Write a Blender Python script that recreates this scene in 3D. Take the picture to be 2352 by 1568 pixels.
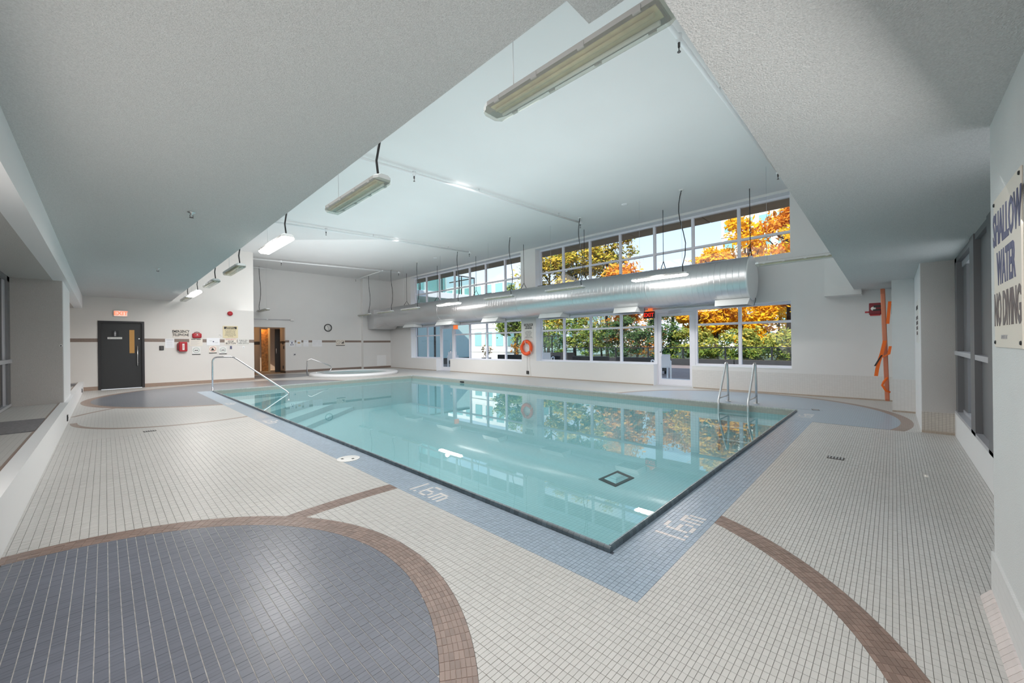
import bpy, bmesh, math, random
from math import sin, cos, pi, sqrt, atan2, hypot
from mathutils import Vector, Matrix
random.seed(7)
SC = bpy.context.scene
COL = SC.collection
for o in list(bpy.data.objects): bpy.data.objects.remove(o)

# ------------------------------------------------------------------ camera, sky, sun, light, exposure
F_PX, YAW, CY, ROLL, CAMH = 904.667, 0.8021, 788.15, -0.0117, 1.27
cam_d = bpy.data.cameras.new('camera'); cam = bpy.data.objects.new('camera', cam_d); COL.objects.link(cam)
cam_d.sensor_width = 36.0; cam_d.lens = F_PX / 2352 * 36.0; cam_d.shift_y = (CY - 784) / 2352
cam_d.clip_start = 0.05; cam_d.clip_end = 400
_r = Vector((cos(YAW), -sin(YAW), 0)); _f = Vector((sin(YAW), cos(YAW), 0)); _u = Vector((0, 0, 1))
_c, _s = cos(ROLL), sin(ROLL)
_cr = _r * _c + _u * _s; _cu = -_r * _s + _u * _c
cam.matrix_world = Matrix(((_cr.x, _cu.x, -_f.x, 0), (_cr.y, _cu.y, -_f.y, 0), (_cr.z, _cu.z, -_f.z, CAMH), (0, 0, 0, 1)))
SC.camera = cam
def pj(X, Y, Z):
    r = X * cos(YAW) - Y * sin(YAW); d = X * sin(YAW) + Y * cos(YAW)
    if d < 0.2: return (-1e5, -1e5)
    u = F_PX * r / d; v = -F_PX * (Z - CAMH) / d
    return 1176 + u * _c - v * _s, CY + u * _s + v * _c

W = bpy.data.worlds.new('sky'); SC.world = W; W.use_nodes = True
nt = W.node_tree; nt.nodes.clear()
def N(nt, t, **k):
    n = nt.nodes.new(t)
    for a, b in k.items(): setattr(n, a, b)
    return n
wo = N(nt, 'ShaderNodeOutputWorld'); bg = N(nt, 'ShaderNodeBackground')
tc = N(nt, 'ShaderNodeTexCoord'); nz = N(nt, 'ShaderNodeTexNoise'); nz.inputs['Scale'].default_value = 3.2; nz.inputs['Detail'].default_value = 6
mp = N(nt, 'ShaderNodeMapping'); mp.inputs['Scale'].default_value = (1, 1, 2.6); mp.inputs['Location'].default_value = (0.35, 0.1, 0.0)
cr = N(nt, 'ShaderNodeValToRGB'); cr.color_ramp.elements[0].position = 0.54; cr.color_ramp.elements[1].position = 0.72
sep = N(nt, 'ShaderNodeSeparateXYZ'); gr = N(nt, 'ShaderNodeValToRGB')
gr.color_ramp.elements[0].position = 0.0; gr.color_ramp.elements[0].color = (0.86, 0.93, 1.0, 1)
gr.color_ramp.elements[1].position = 0.45; gr.color_ramp.elements[1].color = (0.36, 0.62, 1.0, 1)
mx = N(nt, 'ShaderNodeMix', data_type='RGBA'); mx.inputs[7].default_value = (1.0, 1.0, 1.0, 1)
L = nt.links.new
L(tc.outputs['Generated'], mp.inputs['Vector']); L(mp.outputs[0], nz.inputs['Vector']); L(nz.outputs['Fac'], cr.inputs['Fac'])
L(tc.outputs['Generated'], sep.inputs[0]); L(sep.outputs['Z'], gr.inputs['Fac'])
L(gr.outputs['Color'], mx.inputs[6]); L(cr.outputs['Color'], mx.inputs[0]); L(mx.outputs[2], bg.inputs['Color'])
bg.inputs['Strength'].default_value = 1.35
L(bg.outputs[0], wo.inputs['Surface'])

sun_d = bpy.data.lights.new('sun', 'SUN'); sun_d.energy = 7.0; sun_d.angle = 0.01; sun_d.color = (1.0, 0.93, 0.82)
sun = bpy.data.objects.new('sun', sun_d); COL.objects.link(sun)
sun.rotation_euler = Vector((0.80, 0.28, -0.62)).to_track_quat('-Z', 'Y').to_euler()

def area(name, loc, direction, sx, sy, power, color=(1, 1, 1)):
    d = bpy.data.lights.new(name, 'AREA'); d.shape = 'RECTANGLE'; d.size = sx; d.size_y = sy; d.energy = power; d.color = color
    o = bpy.data.objects.new(name, d); COL.objects.link(o); o.location = loc
    o.rotation_euler = Vector(direction).to_track_quat('-Z', 'Y').to_euler(); return o
area('fill_light_left', (-0.95, 3.6, 1.40), (1, 0.2, -0.12), 6.0, 1.7, 55, (1.0, 0.95, 0.90))  # added fill inside the alcove; the window there gives no daylight
area('fill_light_back', (1.6, -0.30, 1.30), (0.25, 1, -0.35), 2.2, 1.6, 30, (1.0, 0.97, 0.94))  # added fill behind the view; the wall there has no window
area('fill_overhead_near', (4.6, 5.2, 4.62), (0.15, 0, -1), 4.6, 6.0, 190, (1.0, 0.98, 0.96))  # added overhead fill below the high ceiling, not one of the fittings
area('fill_overhead_far', (5.0, 13.2, 4.62), (0.35, 0.35, -1), 4.6, 7.0, 380, (1.0, 0.98, 0.97))  # second added overhead fill, tilted towards the far corner
area('fill_upward', (5.4, 9.5, 2.6), (0, 0, 1), 4.0, 16.0, 120, (0.97, 0.985, 1.0))  # unseen panel facing up, added to brighten the high ceiling
VS = SC.view_settings; VS.view_transform = 'Standard'; VS.look = 'None'; VS.exposure = 0.16; VS.gamma = 1.0; VS.use_curve_mapping = False
SC.cycles.use_denoising = True
SC.cycles.max_bounces = 10; SC.cycles.diffuse_bounces = 6; SC.cycles.transparent_max_bounces = 24; SC.cycles.glossy_bounces = 4
SC.cycles.caustics_reflective = False; SC.cycles.caustics_refractive = False; SC.cycles.sample_clamp_indirect = 6.0

# ------------------------------------------------------------------ object helpers
def tag(o, label=None, cat=None, group=None, kind=None):
    if label: o['label'] = label
    if cat: o['category'] = cat
    if group: o['group'] = group
    if kind: o['kind'] = kind
    return o
def thing(name, label, cat, loc=(0, 0, 0), rz=0, group=None):
    o = bpy.data.objects.new(name, None); COL.objects.link(o); o.location = loc; o.rotation_euler = (0, 0, rz)
    o.empty_display_size = 0.1
    return tag(o, label, cat, group)
def dup(root, loc, label=None, group=None):
    r = root.copy(); COL.objects.link(r); r.location = loc
    if label: r['label'] = label
    if group: r['group'] = group
    for ch in list(root.children):
        c = ch.copy(); COL.objects.link(c); c.parent = r
        for g in list(ch.children):
            d = g.copy(); COL.objects.link(d); d.parent = c
    return r
class MB:
    def __init__(s): s.v = []; s.f = []; s.m = []; s.sm = []
    def face(s, pts, mi=0, smooth=False):
        n = len(s.v); s.v += [tuple(p) for p in pts]; s.f.append(tuple(range(n, n + len(pts)))); s.m.append(mi); s.sm.append(smooth)
    def box(s, x0, y0, z0, x1, y1, z1, mi=0):
        n = len(s.v)
        s.v += [(x0, y0, z0), (x1, y0, z0), (x1, y1, z0), (x0, y1, z0), (x0, y0, z1), (x1, y0, z1), (x1, y1, z1), (x0, y1, z1)]
        for q in ((0, 3, 2, 1), (4, 5, 6, 7), (0, 1, 5, 4), (1, 2, 6, 5), (2, 3, 7, 6), (3, 0, 4, 7)):
            s.f.append(tuple(n + i for i in q)); s.m.append(mi); s.sm.append(False)
        return s
    def prism(s, poly, z0, z1, mi=0):
        n = len(s.v); k = len(poly)
        a = sum(poly[i][0] * poly[(i + 1) % k][1] - poly[(i + 1) % k][0] * poly[i][1] for i in range(k))
        if a < 0: poly = poly[::-1]
        s.v += [(p[0], p[1], z0) for p in poly] + [(p[0], p[1], z1) for p in poly]
        s.f.append(tuple(n + i for i in range(k))[::-1]); s.f.append(tuple(n + k + i for i in range(k)))
        for i in range(k):
            j = (i + 1) % k; s.f.append((n + i, n + j, n + k + j, n + k + i))
        s.m += [mi] * (k + 2); s.sm += [False] * (k + 2)
        return s
    def rings(s, rs, mi=0, smooth=True, cap=True, closed=False):
        n = len(s.v); k = len(rs[0])
        for r in rs: s.v += [tuple(p) for p in r]
        m = len(rs)
        for a in range(m if closed else m - 1):
            b = (a + 1) % m
            for i in range(k):
                j = (i + 1) % k
                s.f.append((n + a * k + i, n + a * k + j, n + b * k + j, n + b * k + i)); s.m.append(mi); s.sm.append(smooth)
        if cap and not closed:
            s.f.append(tuple(n + i for i in range(k))[::-1]); s.f.append(tuple(n + (m - 1) * k + i for i in range(k)))
            s.m += [mi, mi]; s.sm += [False, False]
        return s
    def tube(s, pts, r, k=8, mi=0, cap=True):
        P = [Vector(p) for p in pts]; rs = []; prev = None
        for i, p in enumerate(P):
            t = (P[min(i + 1, len(P) - 1)] - P[max(i - 1, 0)]).normalized()
            if prev is None:
                a = Vector((0, 0, 1)) if abs(t.z) < 0.9 else Vector((1, 0, 0)); x = t.cross(a).normalized()
            else: x = (prev - t * prev.dot(t)).normalized()
            prev = x; y = t.cross(x); rr = r[i] if isinstance(r, (list, tuple)) else r
            rs.append([p + (x * cos(2 * pi * j / k) + y * sin(2 * pi * j / k)) * rr for j in range(k)])
        return s.rings(rs, mi, True, cap)
    def cyl(s, a, b, r, k=16, mi=0): return s.tube([a, b], r, k, mi)
    def lathe(s, prof, c=(0, 0, 0), axis='z', k=24, mi=0):
        rs = []
        for (r, h) in prof:
            ring = []
            for j in range(k):
                ca, sa = r * cos(2 * pi * j / k), r * sin(2 * pi * j / k)
                ring.append({'z': (c[0] + ca, c[1] + sa, c[2] + h), 'x': (c[0] + h, c[1] + ca, c[2] + sa), 'y': (c[0] + sa, c[1] + h, c[2] + ca)}[axis])
            rs.append(ring)
        return s.rings(rs, mi, True, True)
    def build(s, name, mats, parent=None, smooth_angle=None, **tg):
        me = bpy.data.meshes.new(name); me.from_pydata(s.v, [], s.f)
        mats = mats if isinstance(mats, (list, tuple)) else [mats]
        for m in mats: me.materials.append(m)
        me.polygons.foreach_set('material_index', s.m); me.polygons.foreach_set('use_smooth', s.sm)
        me.update()
        o = bpy.data.objects.new(name, me); COL.objects.link(o)
        if parent is not None: o.parent = parent
        if tg: tag(o, **tg)
        return o
def bev(o, w, seg=2):
    m = o.modifiers.new('bevel', 'BEVEL'); m.width = w; m.segments = seg; m.limit_method = 'ANGLE'; return o
def text(name, s, size, mat, parent, loc, rot, sx=1.0, extrude=0.0008, bold=0.0, align='CENTER', line=1.0):
    c = bpy.data.curves.new(name, 'FONT'); c.body = s; c.size = size; c.align_x = align; c.align_y = 'CENTER'
    c.extrude = extrude; c.offset = bold; c.space_line = line; c.resolution_u = 2
    tmp = bpy.data.objects.new('lettering_tmp', c); COL.objects.link(tmp); bpy.context.view_layer.update()
    me = bpy.data.meshes.new_from_object(tmp.evaluated_get(bpy.context.evaluated_depsgraph_get())); bpy.data.objects.remove(tmp); bpy.data.curves.remove(c)
    o = bpy.data.objects.new(name, me); COL.objects.link(o); me.materials.clear(); me.materials.append(mat)
    o.location = loc; o.rotation_euler = rot; o.scale = (sx, 1, 1)
    if parent is not None: o.parent = parent
    return o
RY = (pi / 2, 0, 0)            # text on a wall seen looking along +Y
RX = (pi / 2, 0, -pi / 2)      # text on a wall seen looking along +X
RNEG = (pi / 2, 0, pi)         # text on a wall seen looking along -Y

# ------------------------------------------------------------------ materials
MATS = {}
def mat(name, col, rough=0.5, metal=0.0, spec=0.5, emit=None, es=0.0, noise=None, bump=None, island=0.0, alpha=None, coat=0.0):
    """plain procedural material: noise=(scale, amount) mottles the colour, bump=(scale, strength), island = per-piece brightness spread"""
    if name in MATS: return MATS[name]
    m = bpy.data.materials.new(name); m.use_nodes = True; t = m.node_tree; b = t.nodes['Principled BSDF']; MATS[name] = m
    b.inputs['Base Color'].default_value = (*col, 1); b.inputs['Roughness'].default_value = rough; b.inputs['Metallic'].default_value = metal
    b.inputs['Specular IOR Level'].default_value = spec; b.inputs['Coat Weight'].default_value = coat
    if emit: b.inputs['Emission Color'].default_value = (*emit, 1); b.inputs['Emission Strength'].default_value = es
    co = None
    if noise or bump:
        tcn = N(t, 'ShaderNodeTexCoord')
    if noise:
        n = N(t, 'ShaderNodeTexNoise'); n.inputs['Scale'].default_value = noise[0]; n.inputs['Detail'].default_value = 3
        t.links.new(tcn.outputs['Object'], n.inputs['Vector'])
        mr = N(t, 'ShaderNodeMapRange'); mr.inputs['From Min'].default_value = 0.3; mr.inputs['From Max'].default_value = 0.7
        mr.inputs['To Min'].default_value = 1 - noise[1]; mr.inputs['To Max'].default_value = 1 + noise[1]; t.links.new(n.outputs['Fac'], mr.inputs['Value'])
        vm = N(t, 'ShaderNodeVectorMath', operation='SCALE'); vm.inputs[0].default_value = col; t.links.new(mr.outputs[0], vm.inputs['Scale']); co = vm.outputs[0]
    if island:
        g = N(t, 'ShaderNodeNewGeometry'); oi = N(t, 'ShaderNodeObjectInfo'); ad = N(t, 'ShaderNodeMath', operation='ADD'); fr = N(t, 'ShaderNodeMath', operation='FRACT')
        t.links.new(g.outputs['Random Per Island'], ad.inputs[0]); t.links.new(oi.outputs['Random'], ad.inputs[1]); t.links.new(ad.outputs[0], fr.inputs[0])
        mr = N(t, 'ShaderNodeMapRange'); mr.inputs['To Min'].default_value = 1 - island; mr.inputs['To Max'].default_value = 1 + island; t.links.new(fr.outputs[0], mr.inputs['Value'])
        vm = N(t, 'ShaderNodeVectorMath', operation='SCALE'); t.links.new(mr.outputs[0], vm.inputs['Scale'])
        if co: t.links.new(co, vm.inputs[0])
        else: vm.inputs[0].default_value = col
        co = vm.outputs[0]
    if co: t.links.new(co, b.inputs['Base Color'])
    if bump:
        n = N(t, 'ShaderNodeTexNoise'); n.inputs['Scale'].default_value = bump[0]; n.inputs['Detail'].default_value = 2
        t.links.new(tcn.outputs['Object'], n.inputs['Vector'])
        bp = N(t, 'ShaderNodeBump'); bp.inputs['Strength'].default_value = bump[1]; bp.inputs['Distance'].default_value = 0.01
        t.links.new(n.outputs['Fac'], bp.inputs['Height']); t.links.new(bp.outputs[0], b.inputs['Normal'])
    return m
def grid_mat(name, c1, c2, mortar, bw, bh, ms, axes='xy', rough=0.4, offset=0.0):
    """small tiles by a brick texture on two world axes (all big meshes sit at the origin, so object = world)"""
    if name in MATS: return MATS[name]
    m = bpy.data.materials.new(name); m.use_nodes = True; t = m.node_tree; b = t.nodes['Principled BSDF']; MATS[name] = m
    tcn = N(t, 'ShaderNodeTexCoord'); sp = N(t, 'ShaderNodeSeparateXYZ'); cb = N(t, 'ShaderNodeCombineXYZ'); br = N(t, 'ShaderNodeTexBrick')
    t.links.new(tcn.outputs['Object'], sp.inputs[0])
    t.links.new(sp.outputs[axes[0].upper()], cb.inputs[0]); t.links.new(sp.outputs[axes[1].upper()], cb.inputs[1]); t.links.new(cb.outputs[0], br.inputs['Vector'])
    br.offset = offset; br.squash = 1.0
    for k, v in (('Color1', (*c1, 1)), ('Color2', (*c2, 1)), ('Mortar', (*mortar, 1)), ('Scale', 1.0), ('Mortar Size', ms), ('Mortar Smooth', 0.1), ('Brick Width', bw), ('Row Height', bh), ('Bias', 0.0)):
        br.inputs[k].default_value = v
    t.links.new(br.outputs['Color'], b.inputs['Base Color'])
    b.inputs['Roughness'].default_value = rough
    bp = N(t, 'ShaderNodeBump'); bp.inputs['Strength'].default_value = 0.25; bp.inputs['Distance'].default_value = 0.002; bp.invert = True
    t.links.new(br.outputs['Fac'], bp.inputs['Height']); t.links.new(bp.outputs[0], b.inputs['Normal'])
    return m
def glass_mat(name, tint=(1, 1, 1), ior=1.45, rough=0.0, haze=0.0, haze_col=(1, 1, 1)):
    m = bpy.data.materials.new(name); m.use_nodes = True; t = m.node_tree; t.nodes.clear()
    o = N(t, 'ShaderNodeOutputMaterial'); tr = N(t, 'ShaderNodeBsdfTransparent'); gl = N(t, 'ShaderNodeBsdfGlossy'); fr = N(t, 'ShaderNodeFresnel'); mi = N(t, 'ShaderNodeMixShader')
    tr.inputs['Color'].default_value = (*tint, 1); gl.inputs['Roughness'].default_value = rough; fr.inputs['IOR'].default_value = ior
    base = tr.outputs[0]
    if haze:
        df = N(t, 'ShaderNodeBsdfDiffuse'); df.inputs['Color'].default_value = (*haze_col, 1); mh = N(t, 'ShaderNodeMixShader'); mh.inputs[0].default_value = haze
        t.links.new(tr.outputs[0], mh.inputs[1]); t.links.new(df.outputs[0], mh.inputs[2]); base = mh.outputs[0]
    ge = N(t, 'ShaderNodeNewGeometry'); iv = N(t, 'ShaderNodeMix', data_type='FLOAT'); iv.inputs[2].default_value = ior; iv.inputs[3].default_value = 1 / ior
    t.links.new(ge.outputs['Backfacing'], iv.inputs[0]); t.links.new(iv.outputs[0], fr.inputs['IOR'])
    t.links.new(fr.outputs[0], mi.inputs[0]); t.links.new(base, mi.inputs[1]); t.links.new(gl.outputs[0], mi.inputs[2]); t.links.new(mi.outputs[0], o.inputs[0])
    MATS[name] = m; return m

M = lambda n: MATS[n]
mat('stucco', (0.70, 0.71, 0.71), 0.9, bump=(160, 0.35), noise=(2.2, 0.025))
mat('stucco_grey', (0.62, 0.62, 0.615), 0.9, bump=(170, 0.7), noise=(130, 0.10))
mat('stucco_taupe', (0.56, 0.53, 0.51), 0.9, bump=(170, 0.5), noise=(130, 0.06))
mat('ceiling_paint', (0.80, 0.79, 0.785), 0.85, noise=(0.6, 0.02))
mat('wall_paint', (0.76, 0.75, 0.74), 0.8, noise=(1.2, 0.015), bump=(120, 0.1))
mat('wall_warm', (0.74, 0.71, 0.68), 0.8, noise=(1.2, 0.015), bump=(120, 0.1))
mat('white_paint', (0.86, 0.86, 0.87), 0.5)
mat('white_frame', (0.80, 0.80, 0.86), 0.35)
mat('frame_grey', (0.19, 0.19, 0.20), 0.4, metal=0.3)
mat('rail_silver', (0.62, 0.62, 0.66), 0.35, metal=0.4)
mat('grout', (0.30, 0.29, 0.28), 0.9, noise=(3, 0.12))
mat('grout_light', (0.62, 0.60, 0.58), 0.9, noise=(25, 0.25))
mat('grout_dark', (0.10, 0.12, 0.155), 0.9)
mat('grout_pink', (0.62, 0.48, 0.40), 0.9, noise=(9, 0.2))
mat('tile_beige', (0.60, 0.585, 0.565), 0.38, island=0.035, noise=(1.5, 0.03))
mat('tile_slate', (0.155, 0.165, 0.205), 0.33, island=0.05, noise=(2.0, 0.08))
mat('tile_brown', (0.27, 0.19, 0.16), 0.35, island=0.17)
mat('tile_blue', (0.36, 0.44, 0.53), 0.30, island=0.07)
mat('tile_white', (0.76, 0.73, 0.72), 0.35, island=0.04)
mat('coping_top_sheen', (0.30, 0.37, 0.42), 0.25, island=0.12)  # paler rim top: reflected light put into the colour of the slate
mat('coping_pale', (0.46, 0.46, 0.43), 0.3, island=0.06)
mat('coping_slate', (0.075, 0.105, 0.125), 0.22, island=0.2)
grid_mat('floor_beige', (0.61, 0.59, 0.565), (0.575, 0.56, 0.54), (0.37, 0.355, 0.34), 0.0437, 0.0224, 0.0011)
grid_mat('floor_slate', (0.20, 0.21, 0.24), (0.17, 0.185, 0.215), (0.27, 0.27, 0.28), 0.0437, 0.0224, 0.0010, rough=0.3)
grid_mat('floor_brown', (0.34, 0.25, 0.21), (0.30, 0.22, 0.18), (0.40, 0.33, 0.28), 0.0437, 0.0224, 0.0010)
grid_mat('floor_blue', (0.36, 0.44, 0.52), (0.33, 0.41, 0.49), (0.24, 0.29, 0.35), 0.028, 0.028, 0.0011, rough=0.3)
grid_mat('pool_tile', (0.42, 0.66, 0.69), (0.39, 0.63, 0.66), (0.27, 0.49, 0.54), 0.056, 0.056, 0.0028)
grid_mat('pool_tile_x', (0.42, 0.66, 0.69), (0.39, 0.63, 0.66), (0.27, 0.49, 0.54), 0.056, 0.056, 0.0028, axes='xz')
grid_mat('pool_tile_y', (0.42, 0.66, 0.69), (0.39, 0.63, 0.66), (0.27, 0.49, 0.54), 0.056, 0.056, 0.0028, axes='yz')
grid_mat('waterline_x', (0.42, 0.41, 0.36), (0.38, 0.38, 0.34), (0.26, 0.26, 0.24), 0.028, 0.028, 0.0011, axes='xz')
grid_mat('waterline_y', (0.42, 0.41, 0.36), (0.38, 0.38, 0.34), (0.26, 0.26, 0.24), 0.028, 0.028, 0.0011, axes='yz')
grid_mat('wainscot_y', (0.72, 0.70, 0.68), (0.69, 0.67, 0.65), (0.52, 0.50, 0.48), 0.044, 0.0224, 0.0009, axes='yz')
grid_mat('wainscot_tan', (0.58, 0.53, 0.47), (0.54, 0.49, 0.44), (0.23, 0.20, 0.17), 0.033, 0.0224, 0.0012, axes='yz')
grid_mat('wainscot_x', (0.78, 0.78, 0.78), (0.75, 0.75, 0.75), (0.60, 0.60, 0.60), 0.0224, 0.044, 0.0008, axes='xz')
grid_mat('band_x', (0.245, 0.18, 0.15), (0.21, 0.155, 0.13), (0.34, 0.27, 0.22), 0.028, 0.028, 0.0012, axes='xz')
grid_mat('base_x', (0.36, 0.255, 0.20), (0.32, 0.23, 0.18), (0.46, 0.36, 0.29), 0.028, 0.028, 0.0012, axes='xz')
grid_mat('base_y', (0.44, 0.36, 0.29), (0.40, 0.33, 0.27), (0.50, 0.44, 0.38), 0.044, 0.028, 0.0012, axes='yz')
mat('dark_door', (0.030, 0.031, 0.033), 0.35)
mat('dark_frame', (0.026, 0.024, 0.027), 0.4)
mat('black', (0.015, 0.015, 0.017), 0.45)
mat('cable_black', (0.02, 0.02, 0.022), 0.5)
mat('chrome', (0.75, 0.74, 0.75), 0.14, metal=1.0)
mat('steel', (0.72, 0.72, 0.73), 0.3, metal=1.0)
mat('brass_dark', (0.10, 0.09, 0.09), 0.4, metal=0.6)
mat('red', (0.42, 0.012, 0.022), 0.35)
mat('red_dark', (0.20, 0.01, 0.02), 0.45)
mat('orange_ring', (0.90, 0.10, 0.018), 0.45)
mat('orange_strap', (0.92, 0.16, 0.01), 0.55)
mat('salmon_board', (0.66, 0.22, 0.12), 0.4)
mat('rope', (0.80, 0.78, 0.74), 0.8)
mat('sign_cream', (0.80, 0.74, 0.66), 0.45)
mat('sign_yellow', (0.72, 0.62, 0.40), 0.45)
mat('sign_grey', (0.72, 0.70, 0.66), 0.45)
mat('sign_white', (0.80, 0.79, 0.77), 0.4)
mat('paper', (0.86, 0.86, 0.89), 0.7)
mat('ink', (0.03, 0.028, 0.03), 0.6)
mat('ink_blue', (0.10, 0.105, 0.20), 0.5)
mat('ink_brown', (0.155, 0.13, 0.135), 0.5)
mat('ink_light', (0.42, 0.42, 0.44), 0.6)
mat('ink_red', (0.55, 0.06, 0.05), 0.5)
mat('ink_green', (0.16, 0.30, 0.24), 0.5)
mat('housing', (0.55, 0.54, 0.53), 0.5)
mat('housing_cap', (0.76, 0.78, 0.78), 0.4)
mat('lens_yellow', (0.60, 0.55, 0.33), 0.25, noise=(14, 0.10))
mat('lens_clear', (0.80, 0.83, 0.80), 0.15)
mat('lens_lit', (1, 1, 1), 0.3, emit=(1.0, 0.97, 0.94), es=9.0)
mat('exit_lit', (0.9, 0.6, 0.5), 0.4, emit=(1.0, 0.62, 0.52), es=0.55)
mat('exit_letters', (0.9, 0.2, 0.1), 0.4, emit=(1.0, 0.25, 0.13), es=0.8)
mat('exit_red', (0.5, 0.01, 0.0), 0.4, emit=(1.0, 0.03, 0.01), es=0.75)
mat('exit_orange', (0.95, 0.20, 0.05), 0.4, emit=(1.0, 0.22, 0.06), es=0.6)
mat('amber_glass', (0.26, 0.14, 0.04), 0.25, emit=(0.30, 0.15, 0.03), es=0.5)
mat('mat_grey', (0.20, 0.19, 0.20), 0.9, noise=(40, 0.2))
mat('spa_white', (0.83, 0.84, 0.86), 0.3)
mat('corridor', (0.42, 0.33, 0.26), 0.8)
mat('wood_amber', (0.42, 0.17, 0.035), 0.4, noise=(9, 0.5))
mat('wood_light', (0.62, 0.45, 0.25), 0.5)
mat('corridor_dark', (0.035, 0.03, 0.028), 0.4)
mat('corridor_floor', (0.40, 0.28, 0.18), 0.35)
mat('railing_black', (0.012, 0.014, 0.018), 0.4)
mat('planter_black', (0.016, 0.018, 0.023), 0.55)
mat('deck_out', (0.55, 0.53, 0.53), 0.8, noise=(6, 0.08))
mat('deck_brown', (0.22, 0.17, 0.16), 0.8, noise=(6, 0.1))
mat('soffit_board', (0.26, 0.19, 0.125), 0.7, noise=(5, 0.08))
mat('building_white', (0.80, 0.82, 0.82), 0.7)
mat('building_beige', (0.66, 0.62, 0.56), 0.7)
mat('building_glass', (0.22, 0.42, 0.44), 0.15)
mat('frosted_teal', (0.50, 0.70, 0.71), 0.25)
mat('bark', (0.045, 0.032, 0.024), 0.9, noise=(12, 0.4))
mat('ground', (0.10, 0.085, 0.05), 0.95, noise=(2, 0.4))
mat('chair_white', (0.85, 0.85, 0.87), 0.4)
def metal_duct():
    m = bpy.data.materials.new('galvanised'); m.use_nodes = True; t = m.node_tree; b = t.nodes['Principled BSDF']; MATS['galvanised'] = m
    b.inputs['Base Color'].default_value = (0.66, 0.66, 0.67, 1); b.inputs['Metallic'].default_value = 0.9; b.inputs['Roughness'].default_value = 0.30
    tcn = N(t, 'ShaderNodeTexCoord'); n = N(t, 'ShaderNodeTexNoise'); mp = N(t, 'ShaderNodeMapping'); mp.inputs['Scale'].default_value = (2, 14, 2)
    t.links.new(tcn.outputs['Object'], mp.inputs[0]); t.links.new(mp.outputs[0], n.inputs['Vector']); n.inputs['Scale'].default_value = 3
    mr = N(t, 'ShaderNodeMapRange'); mr.inputs['To Min'].default_value = 0.24; mr.inputs['To Max'].default_value = 0.40
    t.links.new(n.outputs['Fac'], mr.inputs['Value']); t.links.new(mr.outputs[0], b.inputs['Roughness'])
    return m
metal_duct()
glass_mat('pane_glass', (0.97, 0.985, 0.98), 1.35)
glass_mat('pane_dark', (0.10, 0.10, 0.11), 1.45)
glass_mat('rail_glass', (0.72, 0.84, 0.82), 1.4)
glass_mat('lens_glass', (0.90, 0.92, 0.88), 1.3, 0.05, 0.25, (0.9, 0.9, 0.85))
def water_mat():
    m = glass_mat('water', (0.88, 0.975, 0.98), 1.5); t = m.node_tree
    tcn = N(t, 'ShaderNodeTexCoord'); n = N(t, 'ShaderNodeTexNoise'); n.inputs['Scale'].default_value = 1.2; n.inputs['Detail'].default_value = 1
    bp = N(t, 'ShaderNodeBump'); bp.inputs['Strength'].default_value = 0.02; bp.inputs['Distance'].default_value = 0.02
    t.links.new(tcn.outputs['Object'], n.inputs['Vector']); t.links.new(n.outputs['Fac'], bp.inputs['Height'])
    for nd in t.nodes:
        if nd.type in ('BSDF_GLOSSY', 'FRESNEL'): t.links.new(bp.outputs[0], nd.inputs['Normal'])
water_mat()
def leaf_mat(name, cols):
    m = bpy.data.materials.new(name); m.use_nodes = True; t = m.node_tree; t.nodes.clear(); MATS[name] = m
    o = N(t, 'ShaderNodeOutputMaterial'); g = N(t, 'ShaderNodeNewGeometry'); r = N(t, 'ShaderNodeValToRGB'); r.color_ramp.interpolation = 'LINEAR'
    while len(r.color_ramp.elements) < len(cols): r.color_ramp.elements.new(0.5)
    for i, c in enumerate(cols): r.color_ramp.elements[i].position = i / (len(cols) - 1); r.color_ramp.elements[i].color = (*c, 1)
    d = N(t, 'ShaderNodeBsdfDiffuse'); tr = N(t, 'ShaderNodeBsdfTranslucent'); mi = N(t, 'ShaderNodeMixShader'); mi.inputs[0].default_value = 0.4
    t.links.new(g.outputs['Random Per Island'], r.inputs[0]); t.links.new(r.outputs[0], d.inputs[0]); t.links.new(r.outputs[0], tr.inputs[0])
    t.links.new(d.outputs[0], mi.inputs[1]); t.links.new(tr.outputs[0], mi.inputs[2]); t.links.new(mi.outputs[0], o.inputs[0])
leaf_mat('leaf_green', [(0.05, 0.09, 0.03), (0.13, 0.21, 0.05), (0.24, 0.32, 0.08), (0.48, 0.47, 0.10)])
leaf_mat('leaf_dark', [(0.03, 0.06, 0.03), (0.06, 0.12, 0.045), (0.10, 0.18, 0.07), (0.17, 0.22, 0.08)])
leaf_mat('leaf_yellowgreen', [(0.16, 0.22, 0.04), (0.40, 0.36, 0.05), (0.68, 0.48, 0.06), (0.80, 0.56, 0.13)])
leaf_mat('leaf_yellow', [(0.55, 0.27, 0.02), (0.85, 0.48, 0.02), (0.92, 0.62, 0.04), (0.80, 0.40, 0.03)])
leaf_mat('leaf_orange', [(0.48, 0.15, 0.03), (0.75, 0.28, 0.03), (0.88, 0.40, 0.06), (0.90, 0.52, 0.08)])
leaf_mat('leaf_olive', [(0.10, 0.14, 0.04), (0.24, 0.29, 0.07), (0.44, 0.44, 0.10), (0.66, 0.52, 0.12)])
leaf_mat('leaf_red', [(0.10, 0.12, 0.03), (0.45, 0.18, 0.03), (0.60, 0.30, 0.05)])

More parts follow.
